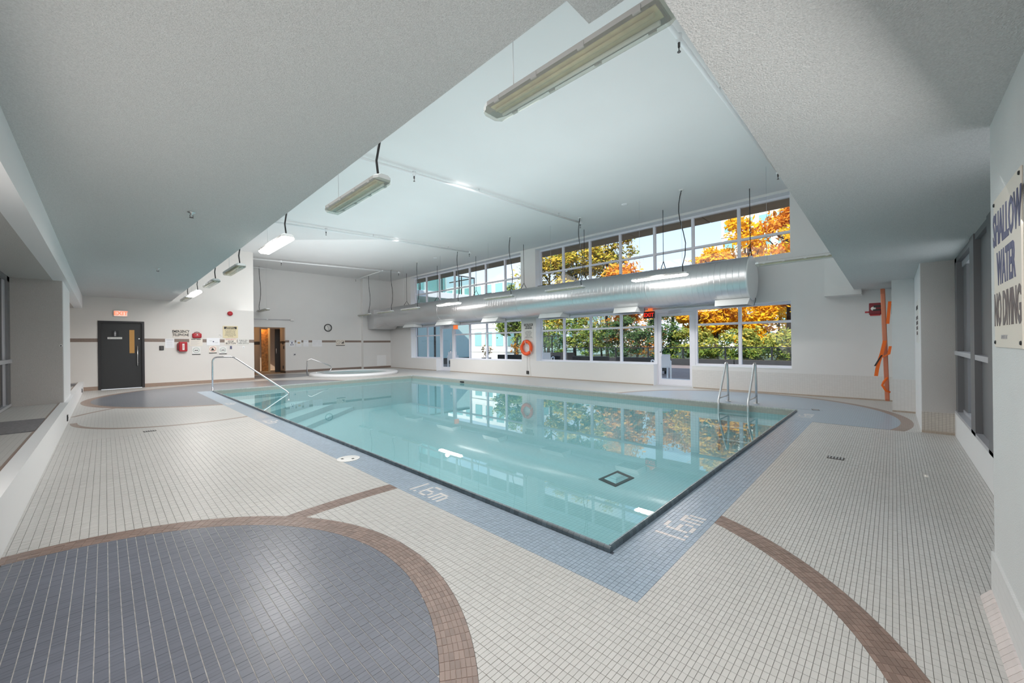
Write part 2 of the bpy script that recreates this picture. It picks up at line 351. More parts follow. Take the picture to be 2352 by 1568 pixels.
# ------------------------------------------------------------------ floor
PX0, PX1, PY0, PY1 = 2.133, 8.535, 1.263, 13.84           # pool, inner faces
CW, CH = 0.028, 0.035                                     # coping width and height
BX0, BY0, BX1, BY1 = 1.794, 0.908, 8.875, 14.18           # outer edge of the blue border
XL, YB, WX, YF, YFR = -0.45, -0.62, 11.084, 17.256, 20.41
NEAR_Y, NEAR_X = 8.0, 7.6                                 # single tiles up to here, tile texture beyond
def clip(poly, nx, ny, d):
    """keep the part of the polygon with nx*x+ny*y <= d"""
    out = []; k = len(poly)
    for i in range(k):
        a, b = poly[i], poly[(i + 1) % k]; da = nx * a[0] + ny * a[1] - d; db = nx * b[0] + ny * b[1] - d
        if da <= 0: out.append(a)
        if (da < 0 < db) or (db < 0 < da):
            t = da / (da - db); out.append((a[0] + (b[0] - a[0]) * t, a[1] + (b[1] - a[1]) * t))
    return out
def rect_clip(poly, x0, y0, x1, y1):
    for q in ((-1, 0, -x0), (1, 0, x1), (0, -1, -y0), (0, 1, y1)):
        if len(poly) < 3: return []
        poly = clip(poly, *q)
    return poly if len(poly) > 2 else []
def circ_clip(poly, c, r, inside):
    cx = sum(p[0] for p in poly) / len(poly); cy = sum(p[1] for p in poly) / len(poly)
    ux, uy = cx - c[0], cy - c[1]; l = hypot(ux, uy) or 1; ux /= l; uy /= l
    d = ux * c[0] + uy * c[1] + r
    return clip(poly, ux, uy, d) if inside else clip(poly, -ux, -uy, -d)
def parea(p): return abs(sum(p[i][0] * p[(i + 1) % len(p)][1] - p[(i + 1) % len(p)][0] * p[i][1] for i in range(len(p)))) / 2
CA, CB, CC = (-0.43, 2.175), (1.576, -1.566), (1.39, 1.63)
RA = (1.599, 1.744); RB = (4.732, 4.878); RC = (1.72, 1.866)

floor = thing('floor', 'mosaic tiled pool deck of small beige tiles with blue ovals and brown arcs', None)
floor['kind'] = 'structure'
b = MB()
zg = -0.0035
for x0, y0, x1, y1 in ((XL, YB, PX0 - .2, NEAR_Y), (PX0 - .2, YB, NEAR_X, PY0 - .2)): b.box(x0, y0, -0.16, x1, y1, zg)
b.build('screed', M('grout'), floor)
b = MB(); b.prism([(CA[0] + 1.6 * cos(a * pi / 40), CA[1] + 1.6 * sin(a * pi / 40)) for a in range(-22, 41) if CA[0] + 1.6 * cos(a * pi / 40) > XL - 0.02] , zg, zg + 0.0012); b.build('oval_grout', M('grout_light'), floor)
def ring_poly(c, r0, r1, a0, a1, n=48):
    A = [a0 + (a1 - a0) * i / n for i in range(n + 1)]
    return [((c[0] + r0 * cos(a), c[1] + r0 * sin(a)), (c[0] + r1 * cos(a), c[1] + r1 * sin(a))) for a in A]
def ring_mesh(b, c, r0, r1, a0, a1, z0, z1, box, n=60):
    R = ring_poly(c, r0, r1, a0, a1, n)
    for (p, q), (s, t) in zip(R[:-1], R[1:]):
        poly = rect_clip([p, q, t, s], *box)
        if poly: b.prism(poly, z0, z1)
b = MB()
ring_mesh(b, CA, RA[0], RA[1], -pi / 2, pi, zg, zg + 0.0012, (XL, YB, 9, 9)); ring_mesh(b, CC, RC[0], RC[1], -pi / 2, 0.2, zg, zg + 0.0012, (0.7, YB, 9, BY0))
ring_mesh(b, CB, RB[0], RB[1], pi / 2 - 0.05, pi / 2 + 0.13, zg, zg + 0.0012, (0.95, 2, BX0, 9))
b.build('arc_grout', M('grout_pink'), floor)
b = MB(); b.box(BX0, BY0, -.006, PX0 - .026, NEAR_Y, zg + 0.0008); b.box(PX0 - .026, BY0, -.006, NEAR_X, PY0 - .026, zg + 0.0008); b.build('border_grout', M('grout_dark'), floor)

tiles = []       # (polygon, material index, z offset): 0 beige 1 slate 2 brown 3 blue 4 white
def put(poly, mi):
    if len(poly) > 2 and parea(poly) > 3e-5: tiles.append((poly, mi, random.uniform(-0.0005, 0.0005)))
TX, TY, J = 0.0437, 0.0224, 0.0022
def cell(x, y, w, h, jx=J, jy=J): return [(x + jx / 2, y + jy / 2), (x + w - jx / 2, y + jy / 2), (x + w - jx / 2, y + h - jy / 2), (x + jx / 2, y + h - jy / 2)]
GX0, GY0 = BX0 - 60 * TX, BY0 - 80 * TY
def visible(x, y):
    u, v = pj(x, y, 0); return -60 < u < 2412 and v < 1640
for i in range(0, 240):
    for j in range(0, 520):
        x, y = GX0 + i * TX, GY0 + j * TY; cx, cy = x + TX / 2, y + TY / 2
        if x < XL - TX or y < YB or cx > NEAR_X or cy > NEAR_Y: continue
        if cx > BX0 and cy > BY0: continue
        if not visible(cx, cy): continue
        p = cell(x, y, TX, TY)
        if x < XL: p = rect_clip(p, XL, -9, 99, 99)
        if not p: continue
        dA = hypot(cx - CA[0], cy - CA[1]); mi = 0
        if dA < RA[0] + 0.025 and cx < 1.6:
            if dA < (RA[0] + 0.03):
                q = cell(x, y, TX, TY, .0036, .0009); q = circ_clip(rect_clip(q, XL, -9, 99, 99) or p, CA, RA[0] - J / 2, True); put(q, 1)
            continue
        if dA < RA[1] + 0.03: p = circ_clip(p, CA, RA[1] + J / 2, False)
        if len(p) < 3: continue
        if cx > 0.93 and cy > 2.5:
            d = hypot(cx - CB[0], cy - CB[1])
            if RB[0] - 0.03 < d < RB[1] + 0.03: p = circ_clip(p, CB, RB[0] - J / 2, True) if d < sum(RB) / 2 else circ_clip(p, CB, RB[1] + J / 2, False)
        elif cy < BY0 + 0.01 and cx > 1.0:
            d = hypot(cx - CC[0], cy - CC[1])
            if RC[0] - 0.03 < d < RC[1] + 0.03: p = circ_clip(p, CC, RC[0] - J / 2, True) if d < sum(RC) / 2 else circ_clip(p, CC, RC[1] + J / 2, False)
        put(p, 0)
def ring_tiles(c, r0, r1, a0, a1, box, outside=None):
    rows = 7; dr = (r1 - r0) / rows; n = max(1, int(abs(a1 - a0) * (r0 + r1) / 2 / 0.0455)); da = (a1 - a0) / n
    for k in range(n):
        for r in range(rows):
            ra, rb = r0 + r * dr + 0.0009, r0 + (r + 1) * dr - 0.0009; g = 0.0010 / ra
            A, B = a0 + k * da + g, a0 + (k + 1) * da - g
            p = [(c[0] + ra * cos(A), c[1] + ra * sin(A)), (c[0] + rb * cos(A), c[1] + rb * sin(A)), (c[0] + rb * cos(B), c[1] + rb * sin(B)), (c[0] + ra * cos(B), c[1] + ra * sin(B))]
            if not visible(*p[0]): continue
            p = rect_clip(p, *box)
            if p and outside: p = circ_clip(p, outside[0], outside[1], False)
            if p: put(p, 2)
ring_tiles(CA, RA[0], RA[1], -0.9, pi / 2 + 0.05, (XL, YB, BX0, 9))
ring_tiles(CB, RB[0], RB[1], pi / 2 - 0.05, pi / 2 + 0.135, (0.9, 2, BX0 - 0.001, 9), (CA, RA[1] + 0.001))
ring_tiles(CC, RC[0], RC[1], -1.35, 0.1, (0.7, YB, 9, BY0 - 0.001))
# depth marks set in white tiles: 1.6m
GL = {'1': ['1'] * 7, '.': ['0'] * 6 + ['1'], '6': ['01110', '10000', '10000', '11110', '10001', '10001', '01110'], '0': ['01110'] + ['10001'] * 5 + ['01110'], '2': ['1111', '0001', '0001', '1111', '1000', '1000', '1111'], 'm': ['00000', '00000', '11110', '10101', '10101', '10101', '10101']}
def glyphs(s):
    on = set(); c = 0
    for ch in s:
        g = GL[ch]
        for r, row in enumerate(g):
            for k, v in enumerate(row):
                if v == '1': on.add((c + k, 6 - r))
        c += len(g[0]) + 1
    return on
BT = 0.0281; g16 = glyphs('1.6m'); g12 = glyphs('1.2m')
def mark_l(i, j, y0, g): return (y0 - j, i - 2) in g
jl = round((3.03 - BY0) / BT); il = round((2.56 - BX0) / BT); jl2 = round((7.72 - BY0) / BT)
for i in range(0, 12):
    for j in range(0, 470):
        x, y = BX0 + i * BT, BY0 + j * BT
        if y > NEAR_Y: break
        w = BT if y + BT < PY0 - CW else min(BT, PX0 - CW - x)
        if w < 0.008: continue
        put(rect_clip(cell(x, y, w, BT), 0, 0, 99, NEAR_Y), 4 if mark_l(i, j, jl, g16) or mark_l(i, j, jl2, g12) else 3)
for i in range(12, 240):
    for j in range(0, 12):
        x, y = BX0 + i * BT, BY0 + j * BT
        if x > NEAR_X: break
        if x < PX0 - CW and y < PY0 - CW and i < 12: continue
        h = min(BT, PY0 - CW - y)
        if h < 0.008: continue
        put(cell(x, y, BT, h), 4 if (i - il, j - 2) in g16 else 3)
TM = [M('tile_beige'), M('tile_slate'), M('tile_brown'), M('tile_blue'), M('tile_white')]
def px_area(p):
    q = [pj(a, c, 0) for a, c in p]
    cx = sum(a for a, _ in q) / len(q); cy = sum(c for _, c in q) / len(q)
    return parea(q) if 0 < cx < 2352 and cy < 1568 else 0
order = sorted(range(len(tiles)), key=lambda k: -px_area(tiles[k][0])); big = set(order[:300])
b = MB(); shared = {}
for k, (p, mi, dz) in enumerate(tiles):
    if k in big:
        cx = sum(a for a, _ in p) / len(p); cy = sum(c for _, c in p) / len(p)
        loc = [(a - cx, c - cy) for a, c in p]; key = (mi, tuple((round(a, 4), round(c, 4)) for a, c in loc))
        if key in shared: o = bpy.data.objects.new('tile', shared[key]); COL.objects.link(o); o.parent = floor
        else:
            t = MB(); t.prism(loc, -0.0035, 0.0, 0); o = t.build('tile', TM[mi], floor); shared[key] = o.data
        o.location = (cx, cy, dz)
    else:
        b.prism(p, -0.0035, dz, mi)
o = b.build('tile', TM, floor); o['kind'] = 'stuff'

# far deck, tile texture on flat slabs
b = MB()
for x0, y0, x1, y1 in ((XL, NEAR_Y, BX0, YF), (BX0, BY1, WX, YF), (3.9, YF, WX + 0.0, YFR), (BX1, BY0, WX, BY1), (NEAR_X, YB, WX, BY0), (WX, 3.9, WX + 0.4, 5.02), (WX, 14.7, WX + 0.4, 15.8)): b.box(x0, y0, -0.16, x1, y1, 0.0)
b.build('far_deck', M('floor_beige'), floor)
b = MB()
for x0, y0, x1, y1 in ((BX0, NEAR_Y, PX0 - .026, BY1), (PX0 - .026, PY1 + .026, PX1 + .026, BY1), (PX1 + .026, BY0, BX1, BY1), (NEAR_X, BY0, PX1 + .026, PY0 - .026)): b.box(x0, y0, -0.005, x1, y1, 0.0005)
b.build('border_band', M('floor_blue'), floor)
def disc(name, m, c, r, z, boxes, n=96):
    b = MB(); P = [(c[0] + r * cos(2 * pi * i / n), c[1] + r * sin(2 * pi * i / n)) for i in range(n)]
    for q in boxes:
        p = rect_clip(P, *q)
        if p: b.prism(p, 0.0, z)
    return b.build(name, m, floor)
BXD = ((XL, NEAR_Y, BX0, YF), (BX0, BY1, WX, YF - 0.0))
disc('oval_rim', M('floor_brown'), (2.855, 13.593), 3.263, 0.0010, BXD); disc('oval', M('floor_slate'), (2.855, 13.593), 3.10, 0.0018, BXD)
BXF = ((BX1, BY0, WX, 9), (NEAR_X, YB, WX, BY0))
disc('oval_rim', M('floor_brown'), (8.365, 2.415), 2.63, 0.0010, BXF); disc('oval', M('floor_blue'), (8.365, 2.415), 2.49, 0.0018, BXF)
disc('oval', M('floor_slate'), (5.15, 18.6), 1.25, 0.0018, ((3.9, YF, WX, YFR),))
b = MB(); ring_mesh(b, (1.255, 9.99), 1.59, 1.675, pi, 3 * pi / 2 + 0.36, 0, 0.0010, (XL, NEAR_Y, BX0, YF)); ring_mesh(b, (2.545, 9.691), 3.17, 3.245, pi / 2, pi, 0, 0.0007, (XL, 10.9, 0.15, 11.85)); b.build('arc_band', M('floor_brown'), floor)
b = MB()
for j, y0 in ((0, 10.8),):
    for (c, r) in g12: b.box(1.85 + r * 0.028, y0 - c * 0.028 - 0.026, 0, 1.876 + r * 0.028, y0 - c * 0.028, 0.0015)
for (c, r) in g16: b.box(7.95 + c * 0.028, 0.965 + r * 0.028, 0, 7.976 + c * 0.028, 0.991 + r * 0.028, 0.0015)
b.build('depth_mark', M('tile_white'), floor)
b = MB(); b.box(3.0, YFR, -0.16, 7.0, 24.5, 0.0); b.build('corridor_floor', M('corridor_floor'), floor)

# ------------------------------------------------------------------ room shell
def struct(name, b, m, parent=None, kind=True):
    o = b.build(name, m, parent)
    if parent is None: o['kind'] = 'structure'
    return o
ZH, ZL, ZR = 4.79, 2.82, 2.29
def slab(poly, z0, z1): b = MB(); b.prism(poly, z0, z1); return b
struct('ceiling', slab([(1.3, 0.4), (11.6, 0.4), (11.6, 20.6), (1.3, 20.6)], ZH, ZH + 0.25), M('ceiling_paint'))
xl = lambda y: 1.47 + 0.0057 * max(0, y)
b = MB(); b.prism([(-0.62, -1.2), (1.652, -1.2), (1.652, 1.051), (1.47, 1.051), (xl(YF), YF + 0.1), (-0.62, YF + 0.1)], ZL, ZL + 0.012); struct('ceiling_left', b, M('stucco_grey'))
b = MB(); b.prism([(-0.62, -1.2), (1.652, -1.2), (1.652, 1.051), (1.47, 1.051), (xl(YF), YF + 0.1), (-0.62, YF + 0.1)], ZL + 0.012, ZH + 0.1); struct('bulkhead_left', b, M('ceiling_paint'))
b = MB(); b.prism([(0.2, -1.2), (WX + 0.2, -1.2), (WX + 0.2, 0.57), (0.2, 0.475)], ZR, ZR + 0.012); struct('ceiling_right', b, M('stucco_grey'))
b = MB(); b.prism([(0.2, -1.2), (WX + 0.2, -1.2), (WX + 0.2, 0.57), (0.2, 0.475)], ZR + 0.012, ZH + 0.1); struct('bulkhead_right', b, M('ceiling_paint'))
struct('beam_box', MB().box(10.65, 0.45, 2.19, WX, 1.05, ZH), M('wall_paint'))
# left side: beam, raised alcove, column, low wall
struct('beam_left', MB().box(-0.62, -1.2, 2.46, XL, YF, ZL), M('white_paint'))
struct('ceiling_alcove', MB().box(-1.9, -1.2, 2.46, -0.62, YF, 2.6), M('stucco_taupe'))
b = MB(); b.prism([(-2.0, -1.2), (XL - 0.0, -1.2), (XL, YF), (-2.0, YF)], -0.16, 0.0)
n0 = len(b.v)
lw = MB()
lw.v = [(-0.55, -1.2, -.16), (XL, -1.2, -.16), (XL, YF, -.16), (-0.55, YF, -.16), (-0.55, -1.2, 0.40), (XL, -1.2, 0.40), (XL, YF, 0.275), (-0.55, YF, 0.275)]
lw.f = [(0, 3, 2, 1), (4, 5, 6, 7), (0, 1, 5, 4), (1, 2, 6, 5), (2, 3, 7, 6), (3, 0, 4, 7)]; lw.m = [0] * 6; lw.sm = [False] * 6
struct('low_wall_left', lw, M('white_paint'))
pf = MB()
pf.v = [(-2.0, -1.2, -.1), (-0.55, -1.2, -.1), (-0.55, YF, -.1), (-2.0, YF, -.1), (-2.0, -1.2, 0.39), (-0.55, -1.2, 0.39), (-0.55, YF, 0.265), (-2.0, YF, 0.265)]
pf.f = list(lw.f); pf.m = [0] * 6; pf.sm = [False] * 6
plat = struct('floor_alcove', pf, M('floor_beige'))
b = MB(); b.v = [(-0.575, -1.2, 0.389), (-0.55, -1.2, 0.389), (-0.55, YF, 0.264), (-0.575, YF, 0.264), (-0.575, -1.2, 0.393), (-0.55, -1.2, 0.393), (-0.55, YF, 0.268), (-0.575, YF, 0.268)]
b.f = list(lw.f); b.m = [0] * 6; b.sm = [False] * 6; b.build('edge_tile', M('floor_brown'), plat)
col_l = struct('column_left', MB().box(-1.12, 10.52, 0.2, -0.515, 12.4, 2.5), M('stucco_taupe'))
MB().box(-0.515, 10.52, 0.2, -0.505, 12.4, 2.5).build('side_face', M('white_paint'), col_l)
b = MB(); b.box(-2.0, -1.2, 0, -1.14, 3.0, 2.5); b.box(-2.0, 12.4, 0, -1.14, YF, 2.5); b.box(-2.2, -1.2, 0, -2.0, YF, 2.6); struct('wall_left', b, M('wall_warm'))
# far wall with the dark door; set-back wall with the passage
DX0, DX1, DZ = -0.145, 0.885, 2.10
b = MB(); b.box(-2.2, YF, 0, DX0, YF + 0.15, ZL + .1); b.box(DX1, YF, 0, 3.9, YF + 0.15, ZH); b.box(DX0, YF, DZ, DX1, YF + 0.15, ZH); b.box(3.75, YF + 0.15, 0, 3.9, YFR, ZH)
b.box(DX0, YF + 0.12, 0, DX1, YF + 0.15, DZ)
struct('wall_far_left', b, M('wall_warm'))
b = MB(); b.box(3.6, YFR, 0, 4.4, YFR + 0.15, ZH); b.box(5.87, YFR, 0, WX + .4, YFR + 0.15, ZH); b.box(4.4, YFR, 2.13, 5.87, YFR + 0.15, ZH)
struct('wall_far', b, M('wall_paint'))
struct('column_far', MB().box(9.52, 20.15, 0, WX + .3, YFR, ZH), M('wall_paint'))
# window wall
OL = [(1.69, 9.486), (10.21, 18.03)]
b = MB(); X0, X1 = WX, WX + 0.37
b.box(X0, -0.62, 0, X1, 1.69, ZH); b.box(X0, 9.486, 0, X1, 10.21, ZH); b.box(X0, 18.03, 0, X1, 20.6, ZH)
for (y0, y1), zs in zip(OL, (0.60, 0.575)):
    b.box(X0, y0, 2.19, X1, y1, 3.30); b.box(X0, y0, 4.735, X1, y1, ZH)
b.box(X0, 1.69, 0, X1, 3.93, 0.60); b.box(X0, 5.01, 0, X1, 9.486, 0.60); b.box(X0, 10.21, 0, X1, 14.71, 0.575); b.box(X0, 15.80, 0, X1, 18.03, 0.575)
struct('wall_window', b, M('wall_paint'))
b = MB()
for y0, y1, z0, z1 in ((1.69, 9.486, .60, 2.19), (10.21, 18.03, .575, 2.19), (1.69, 9.486, 3.30, 4.735), (10.21, 18.03, 3.30, 4.735)):
    b.box(X0 + .002, y1 - .006, z0, X1, y1 + .004, z1); b.box(X0 + .002, y0 - .004, z0, X1, y0 + .006, z1); b.box(X0 + .002, y0, z1 - .006, X1, y1, z1 + .004)
for y0, y1, z in ((1.69, 3.93, .60), (5.01, 9.486, .60), (10.21, 14.71, .575), (15.80, 18.03, .575), (1.69, 9.486, 3.30), (10.21, 18.03, 3.30)): b.box(X0 - .008, y0, z - .006, X1, y1, z + .008)
for y, z in ((3.93, .6), (5.01, .6), (14.71, .575), (15.8, .575)): b.box(X0 + .002, y - .006, 0, X1, y + .006, z)
struct('trim_1', b, M('white_paint'))
struct('trim_2', MB().box(WX - .012, -0.62, 0, WX, 3.9, 0.03).box(WX - .012, 5.02, 0, WX, 14.7, 0.03).box(WX - .012, 15.8, 0, WX, 20.1, 0.03), M('base_y'))
struct('wall_wainscot', MB().box(WX - .006, -0.3, 0.03, WX, 3.92, 0.50), M('wainscot_y'))
# right side: pillars, low wall and window, near wall
b = MB(); b.box(9.552, -0.9, 0, WX, 0.012, ZR); p1 = struct('column_right', b, M('stucco'))
MB().box(9.544, -0.5, 0.03, 9.552, 0.014, 0.57).build('wainscot_tile', M('wainscot_y'), p1); MB().box(9.540, -0.5, 0, 9.552, 0.016, 0.03).build('base_tile', M('base_y'), p1)
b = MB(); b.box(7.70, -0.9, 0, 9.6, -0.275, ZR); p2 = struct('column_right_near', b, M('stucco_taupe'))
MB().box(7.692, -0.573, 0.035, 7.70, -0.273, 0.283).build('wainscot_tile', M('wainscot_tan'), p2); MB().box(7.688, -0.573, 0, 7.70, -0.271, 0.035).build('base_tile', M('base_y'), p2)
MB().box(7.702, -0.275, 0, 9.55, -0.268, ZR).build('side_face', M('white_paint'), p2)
struct('wall_right_low', MB().box(2.98, -0.90, 0, 7.70, -0.573, 0.30), M('white_paint'))
wr = struct('wall_right', MB().box(-2.2, -1.0, -.16, 2.985, -0.345, ZR + .7), M('stucco'))
MB().box(-1.5, -0.345, 0.0, 2.995, -0.335, 0.232).build('wainscot_tile', M('wainscot_x'), wr)
ct = MB()
prof = [(-0.335, 0.0), (-0.297, 0.0), (-0.305, 0.012), (-0.318, 0.028), (-0.328, 0.042), (-0.335, 0.046)]
ct.rings([[(x, y, z) for y, z in prof] for x in (-0.0205, 0.0205)], smooth=False)
mat('cove_pink', (0.74, 0.66, 0.64), 0.2, island=0.05)
c0 = None
for k in range(34):
    x = 2.965 - k * 0.0435
    if c0 is None: c0 = ct.build('cove_tile', M('cove_pink'), wr); c0.location = (x, 0, 0)
    else:
        c = c0.copy(); COL.objects.link(c); c.location = (x, 0, random.uniform(-.0006, .0006))
# brown tile bands and skirting on the far walls
def sloped_band(name, x0, x1, za0, za1, zb0, zb1, y, m, t=0.0015):
    b = MB(); b.v = [(x0, y - t, za0), (x1, y - t, zb0), (x1, y, zb0), (x0, y, za0), (x0, y - t, za1), (x1, y - t, zb1), (x1, y, zb1), (x0, y, za1)]
    b.f = list(lw.f); b.m = [0] * 6; b.sm = [False] * 6; return struct(name, b, m)
sloped_band('trim_3', -2.0, DX0, 1.455, 1.563, 1.455, 1.563, YF, M('band_x')); sloped_band('trim_4', DX1, 3.9, 1.455, 1.562, 1.405, 1.517, YF, M('band_x'))
sloped_band('trim_5', 5.87, 9.52, 1.435, 1.535, 1.415, 1.515, YFR, M('band_x')); sloped_band('trim_6', 9.52, WX, 1.40, 1.50, 1.40, 1.50, 20.15, M('band_x'))
sloped_band('baseboard_left', XL, DX0, 0.0, 0.115, 0.0, 0.115, YF, M('base_x')); sloped_band('baseboard_far_left', DX1, 3.9, 0.0, 0.118, 0.0, 0.095, YF, M('base_x'))
sloped_band('baseboard_far', 5.87, 9.52, 0.0, 0.115, 0.0, 0.115, YFR, M('band_x')); sloped_band('baseboard_column', 9.52, WX, 0.0, 0.11, 0.0, 0.11, 20.15, M('band_x'))
# passage behind the opening
b = MB(); b.box(3.9, 22.6, 0, 5.35, 22.7, 2.3); b.box(3.8, YFR, 0, 3.9, 22.7, 2.3); b.box(3.8, YFR + .15, 2.2, 7.4, 24.4, 2.3); b.box(5.87, YFR + .15, 0, 5.97, 21.2, 2.3); b.box(7.3, 21.2, 0, 7.4, 24.4, 2.3); b.box(3.8, 24.3, 0, 7.4, 24.4, 2.3)
wc = struct('wall_passage', b, M('corridor'))
MB().box(3.9, 22.59, 1.35, 5.35, 22.6, 1.5).box(5.86, YFR, 1.40, 5.87, 21.2, 1.5).box(5.86, YFR, 0, 5.87, 21.2, .1).build('tile_band', M('corridor_dark'), wc)
cl = bpy.data.lights.new('passage_lamp', 'POINT'); cl.energy = 14; cl.color = (1.0, 0.66, 0.34); cl.shadow_soft_size = 0.1; o = bpy.data.objects.new('passage_lamp', cl); o.location = (5.2, 21.7, 2.1); COL.objects.link(o)
d = thing('sauna_door', 'glowing amber wooden door inside the passage behind the pool', 'door', (5.45, 22.0, 0))
MB().box(-.17, 0, .05, .11, .04, 2.1).build('door_panel', M('wood_amber'), d); MB().box(.11, -.03, 0, .19, .06, 2.15).build('door_post', M('wood_light'), d); MB().box(-.17, 0, 0, .11, .05, .05).build('threshold', M('wood_light'), d)
d = thing('passage_door', 'dark glazed door standing beside the amber door in the passage', 'door', (5.80, 21.6, 0))
MB().box(-.05, 0, 0, .22, .04, 2.1).build('door_panel', M('corridor_dark'), d); MB().cyl((.0, -.03, .9), (.0, -.03, 1.15), .012).build('handle', M('steel'), d)

# ------------------------------------------------------------------ windows
FX0, FX1 = 11.36, 11.44
def window_x(name, y0, y1, z0, z1, mull, zt, gaps=()):
    """window in the X = const wall: outer frame, mullions, transom bars and a pane in every opening; gaps = (y0, y1) left for doors"""
    w = thing(name, None, None); w['kind'] = 'structure'
    t = 0.035
    def piece(n, a0, a1, c0, c1): MB().box(FX0, a0, c0, FX1, a1, c1).build(n, M('white_frame'), w)
    spans = []; cur = y0
    for g0, g1 in sorted(gaps): spans.append((cur, g0)); cur = g1
    spans.append((cur, y1))
    for a, c in spans:
        piece('sill_bar', a, c, z0, z0 + 0.05); piece('head_bar', a, c, z1 - 0.055, z1)
        ms = [a] + [m for m in mull if a + .1 < m < c - .1] + [c]
        for m in ms:
            q0, q1 = max(a, m - t), min(c, m + t)
            if q1 - q0 < .05: q0, q1 = (a, a + .05) if m == a else (c - .05, c)
            piece('mullion', q0, q1, z0 + 0.05, z1 - 0.055)
        for m, n in zip(ms[:-1], ms[1:]):
            p0 = m + (0.05 if m == a else t); p1 = n - (0.05 if n == c else t)
            piece('transom', p0, p1, zt - 0.03, zt + 0.03)
            for c0, c1 in ((z0 + 0.05, zt - 0.03), (zt + 0.03, z1 - 0.055)):
                MB().box(11.40, p0, c0, 11.406, p1, c1).build('pane', M('pane_glass'), w)
    return w
window_x('window_1', 1.69, 9.486, 0.605, 2.185, [2.83, 6.19, 7.31, 8.42], 1.72, [(3.93, 5.05)])
window_x('window_2', 10.21, 18.03, 0.58, 2.185, [11.37, 12.5, 13.63, 16.95], 1.70, [(14.75, 15.82)])
window_x('window_3', 1.69, 9.486, 3.305, 4.73, [2.83, 3.97, 5.07, 6.19, 7.31, 8.42], 3.855)
window_x('window_4', 10.21, 18.03, 3.305, 4.73, [11.36, 12.53, 13.6, 14.7, 15.9, 17.0], 3.855)
def glass_door(name, y0, y1, handle_y):
    d = thing(name, None, None); d['kind'] = 'structure'
    b = MB(); b.box(FX0 - .02, y0, 0, FX1, y0 + .06, 2.185); b.box(FX0 - .02, y1 - .06, 0, FX1, y1, 2.185); b.box(FX0 - .02, y0 + .06, 2.10, FX1, y1 - .06, 2.185); b.box(FX0 - .02, y0 + .06, 0, FX1, y1 - .06, .02)
    b.build('door_frame', M('white_frame'), d)
    a, c = y0 + .065, y1 - .065
    b = MB(); b.box(FX0, a, .025, FX0 + .045, a + .09, 2.095); b.box(FX0, c - .09, .025, FX0 + .045, c, 2.095); b.box(FX0, a + .09, .025, FX0 + .045, c - .09, .18); b.box(FX0, a + .09, 2.0, FX0 + .045, c - .09, 2.095)
    b.build('door_leaf', M('white_frame'), d); MB().box(FX0 + .02, a + .09, .18, FX0 + .026, c - .09, 2.0).build('pane', M('pane_glass'), d)
    h = handle_y
    MB().tube([(FX0, h, 1.02), (FX0 - .06, h, 1.02), (FX0 - .06, h, 1.34), (FX0, h, 1.34)], .011).build('handle', M('rail_silver'), d)
    MB().box(FX0 - .02, h + .02, .84, FX0, h + .09, .96).build('lock_case', M('white_frame'), d); MB().box(FX0 - .03, h + .035, .95, FX0, h + .075, .975).build('lock_knob', M('black'), d)
    b = MB(); b.box(FX0 - .05, (y0 + y1) / 2 - .18, 2.08, FX0, (y0 + y1) / 2 + .16, 2.14); b.build('door_closer', M('rail_silver'), d)
    MB().tube([(FX0 - .03, (y0 + y1) / 2 - .1, 2.08), (FX0 - .12, (y0 + y1) / 2 + .05, 2.07), (FX0 - .02, (y0 + y1) / 2 + .2, 2.06)], .009, 6).build('closer_arm', M('rail_silver'), d)
glass_door('door_2', 3.93, 5.05, 4.85); glass_door('door_3', 14.75, 15.82, 14.95)
# grey framed windows: right wing (looking along -Y) and left alcove
w = thing('window_5', None, None); w['kind'] = 'structure'
Y0 = -0.66
def wp(n, x0, x1, z0, z1, ya, yb, m='frame_grey'): MB().box(x0, ya, z0, x1, yb, z1).build(n, M(m), w)
wp('post', 7.50, 7.70, .30, ZR, -.74, -.585); wp('post', 7.18, 7.50, .34, ZR - .06, -.74, -.64); wp('mullion', 5.92, 6.20, .30, ZR, -.74, -.573); wp('mullion', 5.40, 5.92, .34, ZR - .06, -.74, -.62); wp('post', 4.95, 5.16, .30, ZR, -.74, -.573)
wp('sill_bar', 4.0, 7.70, .30, .335, -.80, -.573, 'rail_silver'); wp('sash_rail', 4.0, 7.5, .335, .37, -.72, -.63, 'rail_silver'); wp('head_bar', 4.0, 7.7, ZR - .06, ZR, -.74, -.585); wp('head_bar', 4.0, 7.7, ZR - .13, ZR - .06, -.74, -.63, 'rail_silver')
wp('cross_rail', 4.0, 7.7, 1.055, 1.105, -.74, -.575, 'rail_silver')
for x0, x1, m in ((6.20, 7.18, 'pane_glass'), (3.6, 5.40, 'pane_dark')):
    for z0, z1 in ((.37, 1.055), (1.105, ZR - .13)): MB().box(x0, -.70, z0, x1, -.695, z1).build('pane', M(m), w)
w = thing('window_6', None, None); w['kind'] = 'structure'
def wl(n, y0, y1, z0, z1, xa, xb, m='frame_grey'): MB().box(xa, y0, z0, xb, y1, z1).build(n, M(m), w)
wl('post', 10.28, 10.52, .33, 2.46, -1.14, -1.09); wl('post', 10.12, 10.28, .36, 2.40, -1.14, -1.115, 'rail_silver'); wl('cross_rail', 3.0, 10.5, 1.04, 1.10, -1.14, -1.07, 'rail_silver'); wl('head_bar', 3.0, 10.5, 2.38, 2.46, -1.14, -1.09); wl('sill_bar', 3.0, 10.5, .33, .37, -1.14, -1.08, 'rail_silver')
wl('pane', 3.0, 10.12, .37, 1.04, -1.13, -1.125, 'pane_dark'); wl('pane', 3.0, 10.12, 1.10, 2.38, -1.13, -1.125, 'pane_dark')
MB().box(-2.0, 3.0, .3, -1.7, 12.4, 2.46).build('dark_room_backing', M('corridor_dark'), w)  # dark sheet standing in for the unlit room behind the glass

